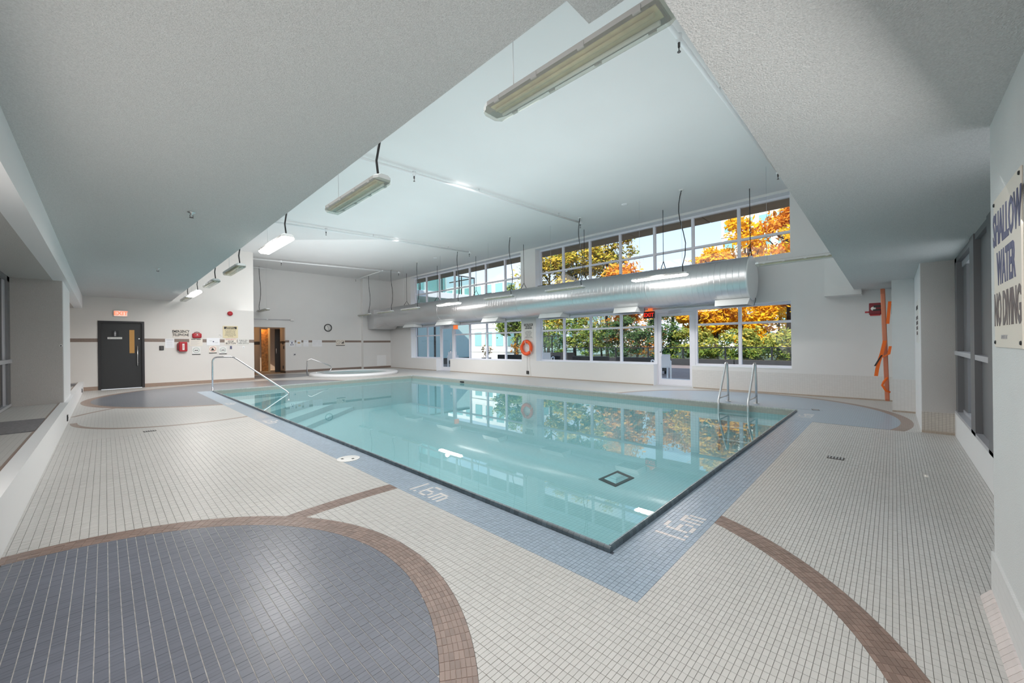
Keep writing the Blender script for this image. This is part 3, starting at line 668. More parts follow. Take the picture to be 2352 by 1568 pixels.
# dark door, exit sign over it
d = thing('door_1', 'dark charcoal door with narrow amber vision panel and long pull bar', None); d['kind'] = 'structure'
fm = MB(); fm.box(DX0, YF - .02, 0, DX0 + .06, YF + .12, DZ); fm.box(DX1 - .06, YF - .02, 0, DX1, YF + .12, DZ); fm.box(DX0 + .06, YF - .02, DZ - .055, DX1 - .06, YF + .12, DZ); fm.build('door_frame', M('dark_frame'), d)
MB().box(DX0 + .06, YF + .05, .012, DX1 - .06, YF + .095, DZ - .055).build('door_leaf', M('dark_door'), d)
MB().box(.542, YF + .045, 1.10, .657, YF + .052, 1.83).build('vision_panel', M('amber_glass'), d)
MB().cyl((.722, YF - .01, .70), (.722, YF - .01, 1.33), .013, 10).cyl((.722, YF - .01, .79), (.765, YF + .05, .79), .008, 8).cyl((.722, YF - .01, 1.25), (.765, YF + .05, 1.25), .008, 8).build('pull_handle', M('steel'), d)
MB().cyl((.764, YF + .03, 1.553), (.764, YF + .055, 1.553), .018, 12).build('lock', M('steel'), d)
sg = MB().box(.15, YF + .04, 1.62, .304, YF + .05, 1.805).build('pictogram_plate', M('black'), d)
g = MB(); g.lathe([(.0, -.002), (.014, -.002), (.014, .002), (.0, .002)], (.227, YF + .038, 1.775), 'y', 12); g.box(.207, YF + .037, 1.69, .247, YF + .041, 1.755); g.box(.210, YF + .037, 1.635, .225, YF + .041, 1.69); g.box(.229, YF + .037, 1.635, .244, YF + .041, 1.69); g.build('figure_pictogram', M('ink_light'), sg)
np_ = MB().box(.06, YF + .04, 1.545, .379, YF + .05, 1.604).build('name_plate', M('sign_white'), d)
text('lettering', "MEN'S CHANGE ROOM", .034, M('ink'), np_, (.22, YF + .0385, 1.574), RY, .82)
e = thing('exit_sign', 'white box exit sign with glowing coral letters above the dark door', 'exit sign', (.352, YF, 2.335))
bev(MB().box(-.155, -.06, -.095, .155, 0, .095).build('housing', M('sign_white'), e), .006)
MB().box(-.14, -.063, -.08, .14, -.058, .08).build('face_panel', M('exit_lit'), e); text('lettering', 'EXIT', .165, M('exit_letters'), e, (0, -.065, 0), RY, .92, bold=.004)
e = thing('exit_sign', 'black exit sign with red letters hung in front of the right glass door window', 'exit sign', (10.93, 5.05, 2.035))
bev(MB().box(-.03, -.16, -.095, .03, .16, .105).build('housing', M('black'), e), .006); MB().box(-.035, -.15, .105, .035, .15, .118).build('top_glow', M('exit_orange'), e); MB().box(-.02, -.1, .118, .02, .1, .15).box(-.02, -.03, .15, .156, .03, .22).build('mount', M('exit_orange'), e)
text('lettering', 'EXIT', .155, M('exit_red'), e, (-.032, 0, 0), RX, .95, bold=.004)
e = thing('exit_sign', 'bright orange exit sign seen edge-on above the far glass door', 'exit sign', (10.95, 14.10, 2.035))
bev(MB().box(-.11, -.035, -.10, .11, .035, .10).build('housing', M('exit_orange'), e), .006); MB().box(-.03, -.02, .10, .136, .02, .22).build('mount', M('rail_silver'), e)

# ------------------------------------------------------------------ pool
pool = thing('swimming_pool', 'sunken swimming pool lined with pale teal mosaic and edged with dark slate coping', 'pool')
DZP = -1.05; WZ = -0.085
b = MB(); b.box(PX0 - .2, PY0 - .2, DZP - .1, PX1 + .2, PY1 + .2, DZP); b.build('basin_floor', M('pool_tile'), pool)
for q in ((PX0, PY0 - .2, DZP, PX1, PY0, WZ), (PX0, PY1, DZP, PX1, PY1 + .2, WZ)): MB().box(*q).build('side_wall', M('pool_tile_x'), pool)
for q in ((PX0 - .2, PY0 - .2, DZP, PX0, PY1 + .2, WZ), (PX1, PY0 - .2, DZP, PX1 + .2, PY1 + .2, WZ)): MB().box(*q).build('side_wall', M('pool_tile_y'), pool)
for q in ((PX0, PY0 - .025, WZ, PX1, PY0, 0.0), (PX0, PY1, WZ, PX1, PY1 + .025, 0.0)): MB().box(*q).build('waterline_band', M('waterline_x'), pool)
for q in ((PX0 - .025, PY0 - .025, WZ, PX0, PY1 + .025, 0.0), (PX1, PY0 - .025, WZ, PX1 + .025, PY1 + .025, 0.0)): MB().box(*q).build('waterline_band', M('waterline_y'), pool)
b = MB(); b.box(PX0 - .2, PY0 - .2, -.17, PX0 - .025, PY1 + .2, -.006); b.box(PX1 + .025, PY0 - .2, -.17, PX1 + .2, PY1 + .2, -.006); b.box(PX0, PY0 - .2, -.17, PX1, PY0 - .025, -.006); b.box(PX0, PY1 + .025, -.17, PX1, PY1 + .2, -.006); b.build('rim_bed', M('grout_dark'), pool)
cop = MB()
def coping(p0, p1, nrm, step):
    """row of bullnose pieces from p0 to p1; nrm points out of the pool"""
    P0, P1 = Vector((*p0, 0)), Vector((*p1, 0)); d = (P1 - P0); n = int(d.length / step); d.normalize(); nn = Vector((*nrm, 0))
    pr = [(0.0, 0.0), (0.0, CH - .010), (.003, CH - .003), (.010, CH), (CW - .012, CH), (CW - .004, CH - .004), (CW, CH - .012), (CW, -.003), (0.0, -.003)]
    for k in range(n):
        a = P0 + d * (k * step + .0007); c = P0 + d * ((k + 1) * step - .0007)
        n0 = len(cop.f); cop.rings([[tuple(q + nn * t + Vector((0, 0, z))) for t, z in pr] for q in (a, c)], smooth=False)
        for q in (0, 1, 8): cop.m[n0 + q] = 1
        for q in (2, 3): cop.m[n0 + q] = 2
coping((PX0, PY0 - CW), (PX0, PY1 + CW), (-1, 0), .0445); coping((PX0, PY0), (PX1, PY0), (0, -1), .0445); coping((PX1, PY0 - CW), (PX1, PY1 + CW), (1, 0), .0445); coping((PX0, PY1), (PX1, PY1), (0, 1), .0445)
cop.build('coping', [M('coping_slate'), M('coping_pale'), M('coping_top_sheen')], pool)['kind'] = 'stuff'
for k, (r, z) in enumerate(((1.35, -.30), (1.85, -.52), (2.35, -.74), (2.85, -.92))):
    MB().prism([(PX0, PY1), (PX0, PY1 - r * 1.414), (PX0 + r * 1.414, PY1)], DZP, z).build('step', M('pool_tile'), pool)
dr = MB(); q = [(5.787, 3.60), (6.388, 3.575), (6.247, 3.183), (5.667, 3.215)]
cx, cy = 6.022, 3.393
inn = [(cx + (a - cx) * .70, cy + (c - cy) * .70) for a, c in q]
for i in range(4):
    j = (i + 1) % 4; dr.prism([q[i], q[j], inn[j], inn[i]], DZP, DZP + .012)
fr = dr.build('main_drain', M('black'), pool)
dr = MB(); top = [(cx + (a - cx) * .30, cy + (c - cy) * .30) for a, c in q]
for i in range(4):
    j = (i + 1) % 4; dr.face([(*inn[i], DZP + .01), (*inn[j], DZP + .01), (*top[j], DZP + .06), (*top[i], DZP + .06)])
dr.face([(*p, DZP + .06) for p in top]); dr.build('drain_cover', M('pool_tile_x'), fr)
MB().box(PX1 - .02, 10.56, -.06, PX1, 10.76, -.015).build('return_inlet', M('black'), pool)
wtr = MB().box(PX0, PY0, WZ - .002, PX1, PY1, WZ); wtr = MB(); wtr.face([(PX0, PY0, WZ), (PX1, PY0, WZ), (PX1, PY1, WZ), (PX0, PY1, WZ)])
tag(wtr.build('pool_water', M('water')), 'still clear water filling the swimming pool and mirroring the windows', 'water', kind='stuff')
# handrail at the corner steps
d = thing('stair_handrail', 'long steel handrail slanting from the deck down into the pool corner', 'handrail', (2.15, 14.1, 0))
u = Vector((.7071, -.7071, 0)); P = lambda t, z: tuple(u * t + Vector((0, 0, z)))
pts = [P(0, 0), P(0, .82)] + [P(.14 * (1 - cos(a)), .82 + .15 * sin(a)) for a in (.3, .6, .9, 1.2, pi / 2)] + [P(.5, .975), P(.60, .965), P(.70, .91), P(2.10, -.03), P(2.16, -.08), P(2.17, -.16), P(2.17, -.31)]
MB().tube(pts, .022, 10).build('rail', M('chrome'), d); MB().cyl((0, 0, 0), (0, 0, .012), .05, 16).build('flange', M('chrome'), d)
MB().cyl(P(2.17, -.31), P(2.17, -.29), .05, 16).build('flange', M('chrome'), d)
# ladder
d = thing('pool_ladder', 'steel pool ladder with two curved grab rails at the right end of the pool', 'ladder', (0, 0, 0))
for y in (2.50, 1.985):
    xi, xo = 8.46, 9.10; pts = [(xo, y, 0), (xo, y, .45), (xo - .03, y, .66)]
    pts += [(xo - .03 - .07 * (1 - cos(a)), y, .74 + .075 * sin(a)) for a in (0.1, .7, 1.3, 1.8, 2.4, 2.9)]
    pts += [(xi + .30, y, .50), (xi + .08, y, .20), (xi + .01, y, .10), (xi, y, .0), (xi, y, -.9)]
    r = MB().tube(pts, .021, 10).build('grab_rail', M('steel'), d); MB().cyl((xo, y, 0), (xo, y, .012), .055, 16).build('flange', M('steel'), r); MB().cyl((xi + .03, y, .13), (xo, y, .13), .014, 8).build('brace', M('steel'), r)
for z in (-.14, -.40, -.66): MB().box(8.42, 1.985, z - .015, 8.50, 2.50, z + .015).build('rung', M('steel'), d)
# spa with its rail
d = thing('hot_tub', 'raised round white spa tub standing in the far corner of the deck', 'hot tub', (7.62, 16.95, 0))
R = 1.80
MB().lathe([(R, 0), (R, .085), (R - .02, .11), (R - .05, .12), (R - .40, .12), (R - .44, .10), (R - .46, .03), (R - .9, .02), (.0, .02)], k=56).build('rim', M('spa_white'), d)
MB().lathe([(0, .07), (R - .452, .07), (R - .452, .075), (0, .075)], k=56).build('water', M('water'), d)
d = thing('spa_handrail', 'looped steel grab rail standing beside the white spa tub', 'handrail', (0, 0, 0))
pts = [(5.93, 17.8, 0), (5.93, 17.8, .56)] + [(5.93 + .16 * (1 - cos(a)), 17.8 - .05 * (1 - cos(a)), .56 + .15 * sin(a)) for a in (.3, .7, 1.1, pi / 2)]
pts += [(6.75, 17.62, .42), (6.83, 17.6, .36), (6.86, 17.6, .28), (6.82, 17.6, .19), (6.72, 17.6, .155), (6.30, 17.6, .14), (6.18, 17.6, .10), (6.12, 17.6, 0)]
MB().tube(pts, .022, 10).build('rail', M('chrome'), d)
for x, y in ((5.93, 17.8), (6.12, 17.6)): MB().cyl((x, y, 0), (x, y, .015), .055, 14).build('flange', M('chrome'), d)
# drains, skimmer lid, mats
def grate(x, y, rz, label):
    g = thing('floor_drain', label, 'drain', (x, y, 0.001), rz, 'small floor drains'); 
    b = MB(); b.box(-.07, -.055, 0, .07, .055, .003); b.build('frame', M('brass_dark'), g)
    for k in range(5): MB().box(-.058 + k * .026, -.045, .003, -.046 + k * .026, .045, .006).build('slot_bar', M('steel'), g)
grate(5.43, .45, pi / 2, 'dark floor drain in the beige tiles between pool and right window'); grate(.465, 8.13, .1, 'dark floor drain in the beige tiles beside the far left brown arc'); grate(8.95, 1.02, .2, 'tiny dark drain in the blue oval by the right far wall')
d = thing('skimmer_lid', 'round white skimmer lid with two dark finger slots beside the pool', 'lid', (1.884, 4.39, 0))
MB().lathe([(.122, 0), (.122, .004), (.118, .006), (0, .006)], k=40).build('disc', M('sign_white'), d)
for x, y in ((-.055, .03), (.03, -.05)): MB().box(x - .012, y - .018, .0062, x + .012, y + .018, .0072).build('finger_slot', M('black'), d)
tag(MB().box(-1.02, 7.0, .335, -.56, 8.16, .345).build('floor_mat', M('mat_grey')), 'grey entrance mat lying on the raised alcove floor under the left window', 'mat')
tag(MB().box(-.95, 15.5, .282, -.565, 16.4, .292).build('floor_mat', M('mat_grey')), 'second grey mat on the raised floor beyond the left column', 'mat')
for y, t in ((9.98, 'nearer of two black vent boxes low on the white left curb wall'), (16.1, 'farther of two black vent boxes low on the white left curb wall')):
    d = thing('curb_vent', t, 'vent', (XL, y, .105)); MB().box(0, -.06, -.05, .012, .06, .05).build('cover', M('black'), d); MB().box(.012, -.045, -.01, .015, .045, .01).build('slot', M('brass_dark'), d)
d = thing('wall_hook', 'tiny dark wall hook on the left column edge', 'hook', (-.515, 10.515, 1.32)); MB().cyl((-.02, 0, 0), (-.02, -.02, 0), .012, 10).build('peg', M('black'), d); MB().cyl((-.02, .005, 0), (-.02, -.004, 0), .018, 10).build('base', M('steel'), d)

# ------------------------------------------------------------------ lamps
def make_lamp(lit, xr, z, y0, y1, label, group, cable_end, wires, ztop):
    """sealed fluorescent fitting hung along Y: housing, end caps, lens, clips, tubes, cord and wire"""
    ln = y1 - y0; d = thing('hanging_lamp', label, 'lamp', (xr, y0, z), 0, group)
    w = .085
    def sect(pr, a, c, k=1): return [[(x * k, a, zz) for x, zz in pr], [(x * k, c, zz) for x, zz in pr]]
    top = [(-w, 0), (-w, .028), (-w * .55, .052), (w * .55, .052), (w, .028), (w, 0)]
    low = [(-w, 0), (w, 0), (w, -.018), (w * .72, -.042), (-w * .72, -.042), (-w, -.018)]
    MB().rings(sect(top, .06, ln - .06), smooth=False).build('housing', M('housing'), d)
    for a, c in ((0, .06), (ln - .06, ln)):
        b = MB(); e0, e1 = (.72, 1) if a == 0 else (1, .72)
        b.rings([[(x * e0, a, zz * (.8 if a == 0 else 1)) for x, zz in top], [(x * e1, c, zz * (.8 if a else 1)) for x, zz in top]], smooth=False); b.build('end_cap', M('housing_cap'), d)
    b = MB(); b.rings([[(x * .7, .0, zz * .6) for x, zz in low], [(x, .05, zz) for x, zz in low], [(x, ln - .05, zz) for x, zz in low], [(x * .7, ln, zz * .6) for x, zz in low]], smooth=False)
    b.build('lens', M('lens_lit') if lit else M('lens_glass'), d)
    if not lit:
        MB().box(-w * .72, .07, -.006, w * .40, ln - .07, -.0015).build('reflector', M('lens_yellow'), d)
        for x in (-.03, .035): MB().cyl((x, .09, -.02), (x, ln - .09, -.02), .011, 8).build('tube', M('lens_clear') if x > 0 else M('lens_yellow'), d)
    for f in (.12, .37, .63, .88):
        for s in (-1, 1): MB().box(s * w - .006, ln * f - .02, -.012, s * w + .006, ln * f + .02, .02).build('clip', M('housing'), d)
    yc = cable_end - y0; h = ztop - z - .05
    sw = .05 if h > 1.5 else .012
    pts = [(0, yc, h + .05), (0, yc, h - .02 + .05)] + [(sw * sin(t * pi * 1.2), yc + sw * 1.6 * sin(t * pi * 2.1), .052 + h * (1 - t)) for t in (.08, .16, .25, .35, .5, .65, .8, .92)] + [(0, yc - .02, .05)]
    MB().tube(pts, .011, 6).build('cord', M('cable_black'), d)
    MB().lathe([(.055, 0), (.055, -.012), (.045, -.02), (0, -.02)], (0, yc, h + .052), k=14).build('ceiling_rose', M('sign_white'), d)
    for wy in wires:
        MB().cyl((0, wy - y0, .05), (0, wy - y0, h + .05), .0028, 5).build('hanger_wire', M('steel'), d)
    if lit:
        l = bpy.data.lights.new('tube_light', 'AREA'); l.shape = 'RECTANGLE'; l.size = .15; l.size_y = ln - .1; l.energy = 34; l.color = (1.0, 0.95, 0.90)
        o = bpy.data.objects.new('tube_light', l); COL.objects.link(o); o.parent = d; o.location = (0, ln / 2, -.05); o.rotation_euler = (0, 0, 0)
        l2 = bpy.data.lights.new('tube_light_up', 'POINT'); l2.energy = 5; l2.color = (1.0, .95, .9); l2.shadow_soft_size = .08; o2 = bpy.data.objects.new('tube_light_up', l2); COL.objects.link(o2); o2.parent = d; o2.location = (-.14, ln / 2, .02)
    return d
LEFT = [(.70, 1.95, 0, 'largest hanging lamp, yellowed and unlit, nearest the camera at the top'), (3.40, 4.66, 0, 'unlit yellowed hanging lamp between the nearest lamp and the lit one'), (6.15, 7.42, 1, 'lit white hanging lamp, nearer of two lit ones under the left bulkhead'),
        (8.95, 10.22, 0, 'unlit yellowed hanging lamp just beyond the nearer lit lamp of the left row'), (11.35, 12.7, 0, 'unlit yellowed hanging lamp just before the far lit lamp of the left row'), (13.9, 15.3, 1, 'lit white hanging lamp, farther of two lit ones under the left bulkhead'), (15.75, 17.05, 0, 'last unlit hanging lamp of the left row, close to the door wall')]
for k, (a, c, lit, t) in enumerate(LEFT): make_lamp(lit, 1.83, 2.82, a, c, t, 'hanging lamps along the left bulkhead', a + .14, [a + .14, c - .22], ZH)
RIGHT = [(.70, 2.02, 0, 'clear unlit hanging lamp at the near end of the duct, cut by the ceiling'), (3.39, 4.75, 1, 'lit white hanging lamp against the near half of the silver duct'), (6.20, 7.58, 0, 'pale unlit hanging lamp just beyond the lit one near the duct end'),
         (8.96, 10.35, 0, 'pale unlit hanging lamp in front of the duct by the middle pillar'), (11.75, 13.18, 1, 'lit white hanging lamp against the far half of the silver duct'), (14.55, 15.98, 0, 'pale unlit hanging lamp just beyond the far lit duct lamp'), (16.75, 18.22, 0, 'yellowish hanging lamp before the tapered far end of the duct'), (19.0, 20.30, 0, 'yellowish hanging lamp at the far corner, left of the duct')]
for k, (a, c, lit, t) in enumerate(RIGHT): make_lamp(lit, 9.35, 2.83, a, c, t, 'hanging lamps in front of the duct', a + .12, [a + .12, c - .2], ZH)
make_lamp(0, 4.75, 2.81, 18.75, 20.2, 'small unlit hanging lamp above the passage opening', 'hanging lamps along the left bulkhead', 20.05, [18.95], ZH)

# ------------------------------------------------------------------ duct
DXC, DZC, DR, DY0, DY1 = 10.42, 2.715, .50, 2.32, 18.7
duct = thing('ventilation_duct', 'long round galvanised air duct hung along the window wall', 'duct', (DXC, DY0, DZC))
LN = DY1 - DY0; seg = 2.35; y = 0
def circ(r, y, k=48): return [(r * cos(2 * pi * i / k), y, r * sin(2 * pi * i / k)) for i in range(k)]
while y < LN - .01:
    e = min(LN, y + seg); b = MB(); rs = [circ(DR, y), circ(DR + .004, y + .004), circ(DR + .004, y + .03), circ(DR, y + .034), circ(DR, y + .042)]
    t = y + .034 + .13
    while t < e - .02: rs += [circ(DR, t - .012), circ(DR, t - .004), circ(DR + .0035, t), circ(DR, t + .004), circ(DR, t + .012)]; t += .13
    rs.append(circ(DR, e)); b.rings(rs[::-1], smooth=True, cap=False)
    o = b.build('duct_section', M('galvanised'), duct); y = e
b = MB(); b.rings([circ(.001, -.055), circ(DR * .5, -.045), circ(DR * .85, -.025), circ(DR - .02, -.012), circ(DR + .012, -.004), circ(DR + .012, .01)][::-1], cap=False); b.build('end_cap', M('housing_cap'), duct)
b = MB(); k = 48; sq = []
for i in range(k):
    a = 2 * pi * i / k; c, s = cos(a), sin(a); m = max(abs(c), abs(s)); sq.append((c / m * .62 - .04, LN + .75, s / m * .50 - .10))
b.rings([sq, circ(DR, LN)], smooth=False, cap=False); b.rings([[(x, LN + 1.40, z) for x, yy, z in sq], sq], smooth=False, cap=False); b.build('transition', M('galvanised'), duct)
for k, (y0, y1) in enumerate(((2.36, 3.05), (5.08, 5.75), (7.65, 8.55), (10.62, 11.45), (13.4, 14.5), (16.3, 17.2))):
    y0 -= DY0; y1 -= DY0; b = MB()
    b.rings([[(-.17, y0 - .03, -.44), (.17, y0 - .03, -.44), (.17, y1 + .03, -.44), (-.17, y1 + .03, -.44)], [(-.30, y0, -.62), (.24, y0, -.62), (.24, y1, -.62), (-.30, y1, -.62)]], smooth=False)
    o = b.build('air_outlet', M('housing_cap'), duct); MB().box(-.26, y0 + .03, -.626, .20, y1 - .03, -.619).build('outlet_grille', M('frame_grey'), o)
    MB().tube([(.24, y0 - .01, -.62), (.17, y0 - .06, -.50), (.16, y0 - .06, -.45)], .006, 5).build('damper_rod', M('black'), o)
MB().box(.12, 0.2, -.50, .34, LN - .5, -.46).build('bottom_rail', M('rail_silver'), duct)
for k, y in enumerate((2.36, 4.40, 6.90, 9.45, 12.05, 14.7, 17.3)):
    y -= DY0; o = MB().cyl((0, y, DR + .20), (0, y, ZH - DZC), .008, 6).build('hanger_rod', M('cable_black'), duct)
    MB().tube([(-.16, y, DR - .02), (0, y, DR + .20), (.16, y, DR - .02)], .011, 6).build('hanger_strap', M('cable_black'), o)
for y in (3.05, 5.85, 8.7, 11.4, 13.9, 16.5): MB().box(.05, y - DY0 - .16, DR - .01, .20, y - DY0 + .16, DR + .035).build('joint_bracket', M('black'), duct)

# ------------------------------------------------------------------ sprinkler pipes, ceiling bits
def sprinkler(name, b, p, m, tip=-.10):
    x, y, z = p; b.cyl((x, y, z), (x, y, z + tip * .5), .014, 8); b.cyl((x, y, z + tip * .5), (x, y, z + tip), .006, 6); b.cyl((x, y, z + tip), (x, y, z + tip - .006), .02, 10)
def pipe(y, x0, x1, heads, label, slope=0.0, z=4.70):
    d = thing('sprinkler_pipe', label, 'pipe', (0, 0, 0), 0, 'sprinkler pipes under the high ceiling')
    Yf = lambda x: y + slope * (x - x0)
    MB().cyl((x0, Yf(x0), z), (x1, Yf(x1), z), .027, 10).build('pipe', M('white_paint'), d)
    for h in heads:
        o = MB().cyl((h, Yf(h), z + .045), (h, Yf(h), z - .05), .036, 10).build('tee', M('white_paint'), d); b = MB(); sprinkler('', b, (h, Yf(h), z - .05), 0); b.build('sprinkler_head', M('brass_dark'), o)
    for h in (x0 + 1.2, (x0 + x1) / 2 + .4, x1 - .9): MB().cyl((h, Yf(h), z), (h, Yf(h), ZH), .006, 6).build('hanger', M('steel'), d)
    MB().cyl((x1, Yf(x1), z), (x1 + .06, Yf(x1) - .0, z - .02), .034, 10).build('end_cap', M('white_paint'), d)
pipe(1.75, 1.55, 9.58, [4.55, 9.56], 'white sprinkler pipe beside the near right bulkhead edge', -.012)
pipe(7.15, 1.60, 9.50, [4.35, 9.48], 'white sprinkler pipe crossing the high ceiling, nearest of the three full runs', -.095)
pipe(12.5, 1.62, 9.55, [4.6, 9.53], 'white sprinkler pipe crossing the middle of the high ceiling', -.14)
pipe(18.2, 3.0, 9.75, [5.0, 9.73], 'white sprinkler pipe closest to the far wall', -.2)
d = thing('sprinkler_pipe', 'thin grey pipe running obliquely near the far column', 'pipe', (0, 0, 0)); MB().cyl((8.95, 16.9, 4.70), (9.1, 20.1, 4.68), .02, 8).build('pipe', M('white_paint'), d); b = MB(); sprinkler('', b, (9.1, 20.05, 4.68), 0); b.build('sprinkler_head', M('brass_dark'), d)
d = thing('sprinkler_pipe', 'short bare pipe stub under the ceiling above the passage', 'pipe', (0, 0, 0)); MB().cyl((4.0, 19.9, 4.70), (5.2, 19.9, 4.70), .02, 8).build('pipe', M('white_paint'), d); b = MB(); sprinkler('', b, (4.1, 19.9, 4.68), 0); b.build('sprinkler_head', M('brass_dark'), d)
for x, y, t in ((.706, 5.79, 'nearer sprinkler head in the low grey left ceiling'), (.735, 10.35, 'farther sprinkler head in the low grey left ceiling')):
    d = thing('ceiling_sprinkler', t, 'sprinkler', (x, y, ZL), 0, 'sprinkler heads in the low ceiling')
    MB().lathe([(.038, 0), (.036, -.006), (.014, -.012), (.012, -.03), (0, -.03)], k=14).build('escutcheon', M('steel'), d); MB().tube([(-.012, 0, -.03), (-.016, 0, -.048), (0, 0, -.06), (.016, 0, -.048), (.012, 0, -.03)], .003, 5).build('yoke', M('brass_dark'), d); MB().cyl((0, 0, -.06), (0, 0, -.064), .022, 12).build('deflector', M('brass_dark'), d)
for x, y, t in ((9.275, 4.9, 'round white cover plate on the high ceiling near the right windows'), (9.405, 13.39, 'round white cover plate on the high ceiling before the far windows')):
    d = thing('ceiling_cover', t, 'cover plate', (x, y, ZH), 0, 'round ceiling cover plates'); MB().lathe([(.085, 0), (.083, -.01), (.06, -.022), (0, -.024)], k=24).build('plate', M('white_paint'), d); MB().cyl((0, 0, -.024), (0, 0, -.03), .008, 8).build('screw', M('steel'), d)
d = thing('conduit_detector', 'thin grey conduit ending in a small detector above the passage opening', 'conduit', (0, 0, 0))
MB().cyl((3.92, YFR - .03, 2.485), (6.08, YFR - .03, 2.485), .014, 8).build('conduit', M('rail_silver'), d); MB().box(5.1, YFR - .045, 2.46, 5.16, YFR, 2.51).build('clamp', M('steel'), d); bev(MB().box(6.07, YFR - .10, 2.445, 6.22, YFR, 2.53).build('detector', M('sign_white'), d), .01)

# ------------------------------------------------------------------ signs and wall devices (x0, x1, z0, z1 on the wall at y)
def plate(name, label, cat, x0, x1, z0, z1, y, m, th=.008, group=None):
    d = thing(name, label, cat, ((x0 + x1) / 2, y, (z0 + z1) / 2), 0, group); w, h = (x1 - x0) / 2, (z1 - z0) / 2
    bev(MB().box(-w, -th, -h, w, 0, h).build('plate', M(m), d), .002); return d, w, h, -th - .0006
def rule(d, lines, m='ink_light', y=-.009, name='text_line'):
    b = MB()
    for x0, x1, z, t in lines: b.box(x0, y - .0008, z - t / 2, x1, y, z + t / 2)
    b.build(name, M(m), d)
d, w, h, f = plate('emergency_telephone_sign', 'cream EMERGENCY TELEPHONE sign with black border left of the red pouch', 'sign', 1.571, 2.001, 1.595, 1.87, YF, 'sign_cream')
text('lettering', 'EMERGENCY\nTELEPHONE', .118, M('ink'), d, (0, f, .004), RY, .66, bold=.004, line=.95)
b = MB(); b.box(-w + .012, f - .001, h - .016, w - .012, f, h - .012); b.box(-w + .012, f - .001, -h + .012, w - .012, f, -h + .016); b.box(-w + .012, f - .001, -h + .016, -w + .016, f, h - .016); b.box(w - .016, f - .001, -h + .016, w - .012, f, h - .016); b.build('border', M('ink_brown'), d)
d = thing('first_aid_pouch', 'red first aid pouch with a top handle hung beside the emergency sign', 'bag', (2.208, YF, 1.66))
bev(MB().box(-.128, -.09, -.084, .128, 0, .084).build('pouch', M('red'), d), .04, 4); MB().tube([(-.07, -.045, .075), (-.06, -.045, .11), (0, -.045, .128), (.06, -.045, .11), (.07, -.045, .075)], .009, 8).build('handle', M('red_dark'), d); MB().lathe([(0, -.002), (.02, -.002), (.02, .002), (0, .002)], (0.005, -.0925, .03), 'y', 16).build('emblem', M('sign_white'), d); MB().box(-.05, -.0925, -.012, .06, -.0905, -.004).build('print_line', M('ink_light'), d)
d = thing('emergency_phone', 'red emergency telephone box mounted below the red pouch', 'telephone', (1.82, YF, 1.285))
bev(MB().box(-.095, -.13, -.16, .118, 0, .165).build('case', M('red'), d), .015, 3); MB().box(-.01, -.1315, -.11, .045, -.13, .10).build('label_strip', M('sign_white'), d); MB().tube([(-.118, -.07, .12), (-.125, -.09, .07), (-.125, -.09, -.07), (-.118, -.07, -.12)], .016, 8).build('handset', M('red_dark'), d); MB().box(.10, -.12, -.13, .122, -.02, .13).build('door_lip', M('red_dark'), d)
text('lettering', 'PHONE', .045, M('ink_red'), d, (.018, -.1325, -.005), (0, -pi / 2, -pi / 2) if False else (pi / 2, -pi / 2, 0), .8)
d, w, h, f = plate('paper_notice', 'white printed notice left of the red emergency telephone', 'notice', 1.385, 1.616, 1.251, 1.553, YF, 'paper', .002); rule(d, [(-.09, .09, .115, .016)] + [(-.08, .07, .07 - k * .03, .004) for k in range(7)], y=f)
d = thing('black_wall_box', 'small black square box low on the wall beside the dark door', 'wall box', (1.297, YF, 1.25)); bev(MB().box(-.055, -.03, -.07, .055, 0, .07).build('case', M('black'), d), .006); MB().box(-.035, -.032, -.05, .035, -.03, .05).build('face', M('brass_dark'), d)
d, w, h, f = plate('procedure_sign', 'beige emergency procedure sign under the red pouch', 'sign', 2.003, 2.366, 1.306, 1.561, YF, 'sign_cream'); rule(d, [(-.13, -.01, .098, .02), (.01, .13, .098, .02)], 'ink', f); rule(d, [(-.15, .12 - (k % 3) * .04, .05 - k * .028, .005) for k in range(6)], y=f)
d, w, h, f = plate('paper_notice', 'wide white sheet with a small dark cross in its middle', 'notice', 2.478, 2.853, 1.322, 1.583, YF - .006, 'paper', .002); rule(d, [(-.022, .028, 0, .012), (-.008, .014, 0, .042)], 'ink_blue', f, 'cross_mark'); rule(d, [(-.12, -.03, .035, .005), (-.10, -.04, .02, .005), (.04, .13, -.03, .005), (.05, .13, -.045, .005)], y=f)
def pictogram(x0, x1, z0, z1, y, label, ring, slash, fig, m='sign_white'):
    d, w, h, f = plate('pictogram_sign', label, 'sign', x0, x1, z0, z1, y, m); r = min(w, h) * .72; b = MB(); k = 28
    b.rings([[((r + q) * cos(2 * pi * i / k), f - yy, (r + q) * sin(2 * pi * i / k) + .015) for q, yy in ((-.005, 0), (.005, 0), (.005, .001), (-.005, .001))] for i in range(k)], closed=True, cap=False, smooth=False)
    if slash: b.face([(-r * .72, f - .001, .015 + r * .62), (-r * .62, f - .001, .015 + r * .72), (r * .72, f - .001, .015 - r * .62), (r * .62, f - .001, .015 - r * .72)])
    b.build('ring', M(ring), d); b = MB()
    if fig == 'person': b.lathe([(0, -.001), (.012, -.001), (.012, .001), (0, .001)], (-.005, f, .055), 'y', 10); b.face([(-.03, f - .001, .04), (.01, f - .001, .04), (.045, f - .001, -.03), (-.05, f - .001, -.035)])
    else: b.face([(-.05, f - .001, .005), (-.02, f - .001, .03), (.0, f - .001, .01), (.025, f - .001, .032), (.05, f - .001, .01), (.05, f - .001, -.002), (.0, f - .001, -.004), (-.05, f - .001, -.004)])
    b.build('figure', M('ink'), d); MB().box(-w, f - .003, -h, w, f, -h + .025).build('bottom_bar', M('ink'), d); return d
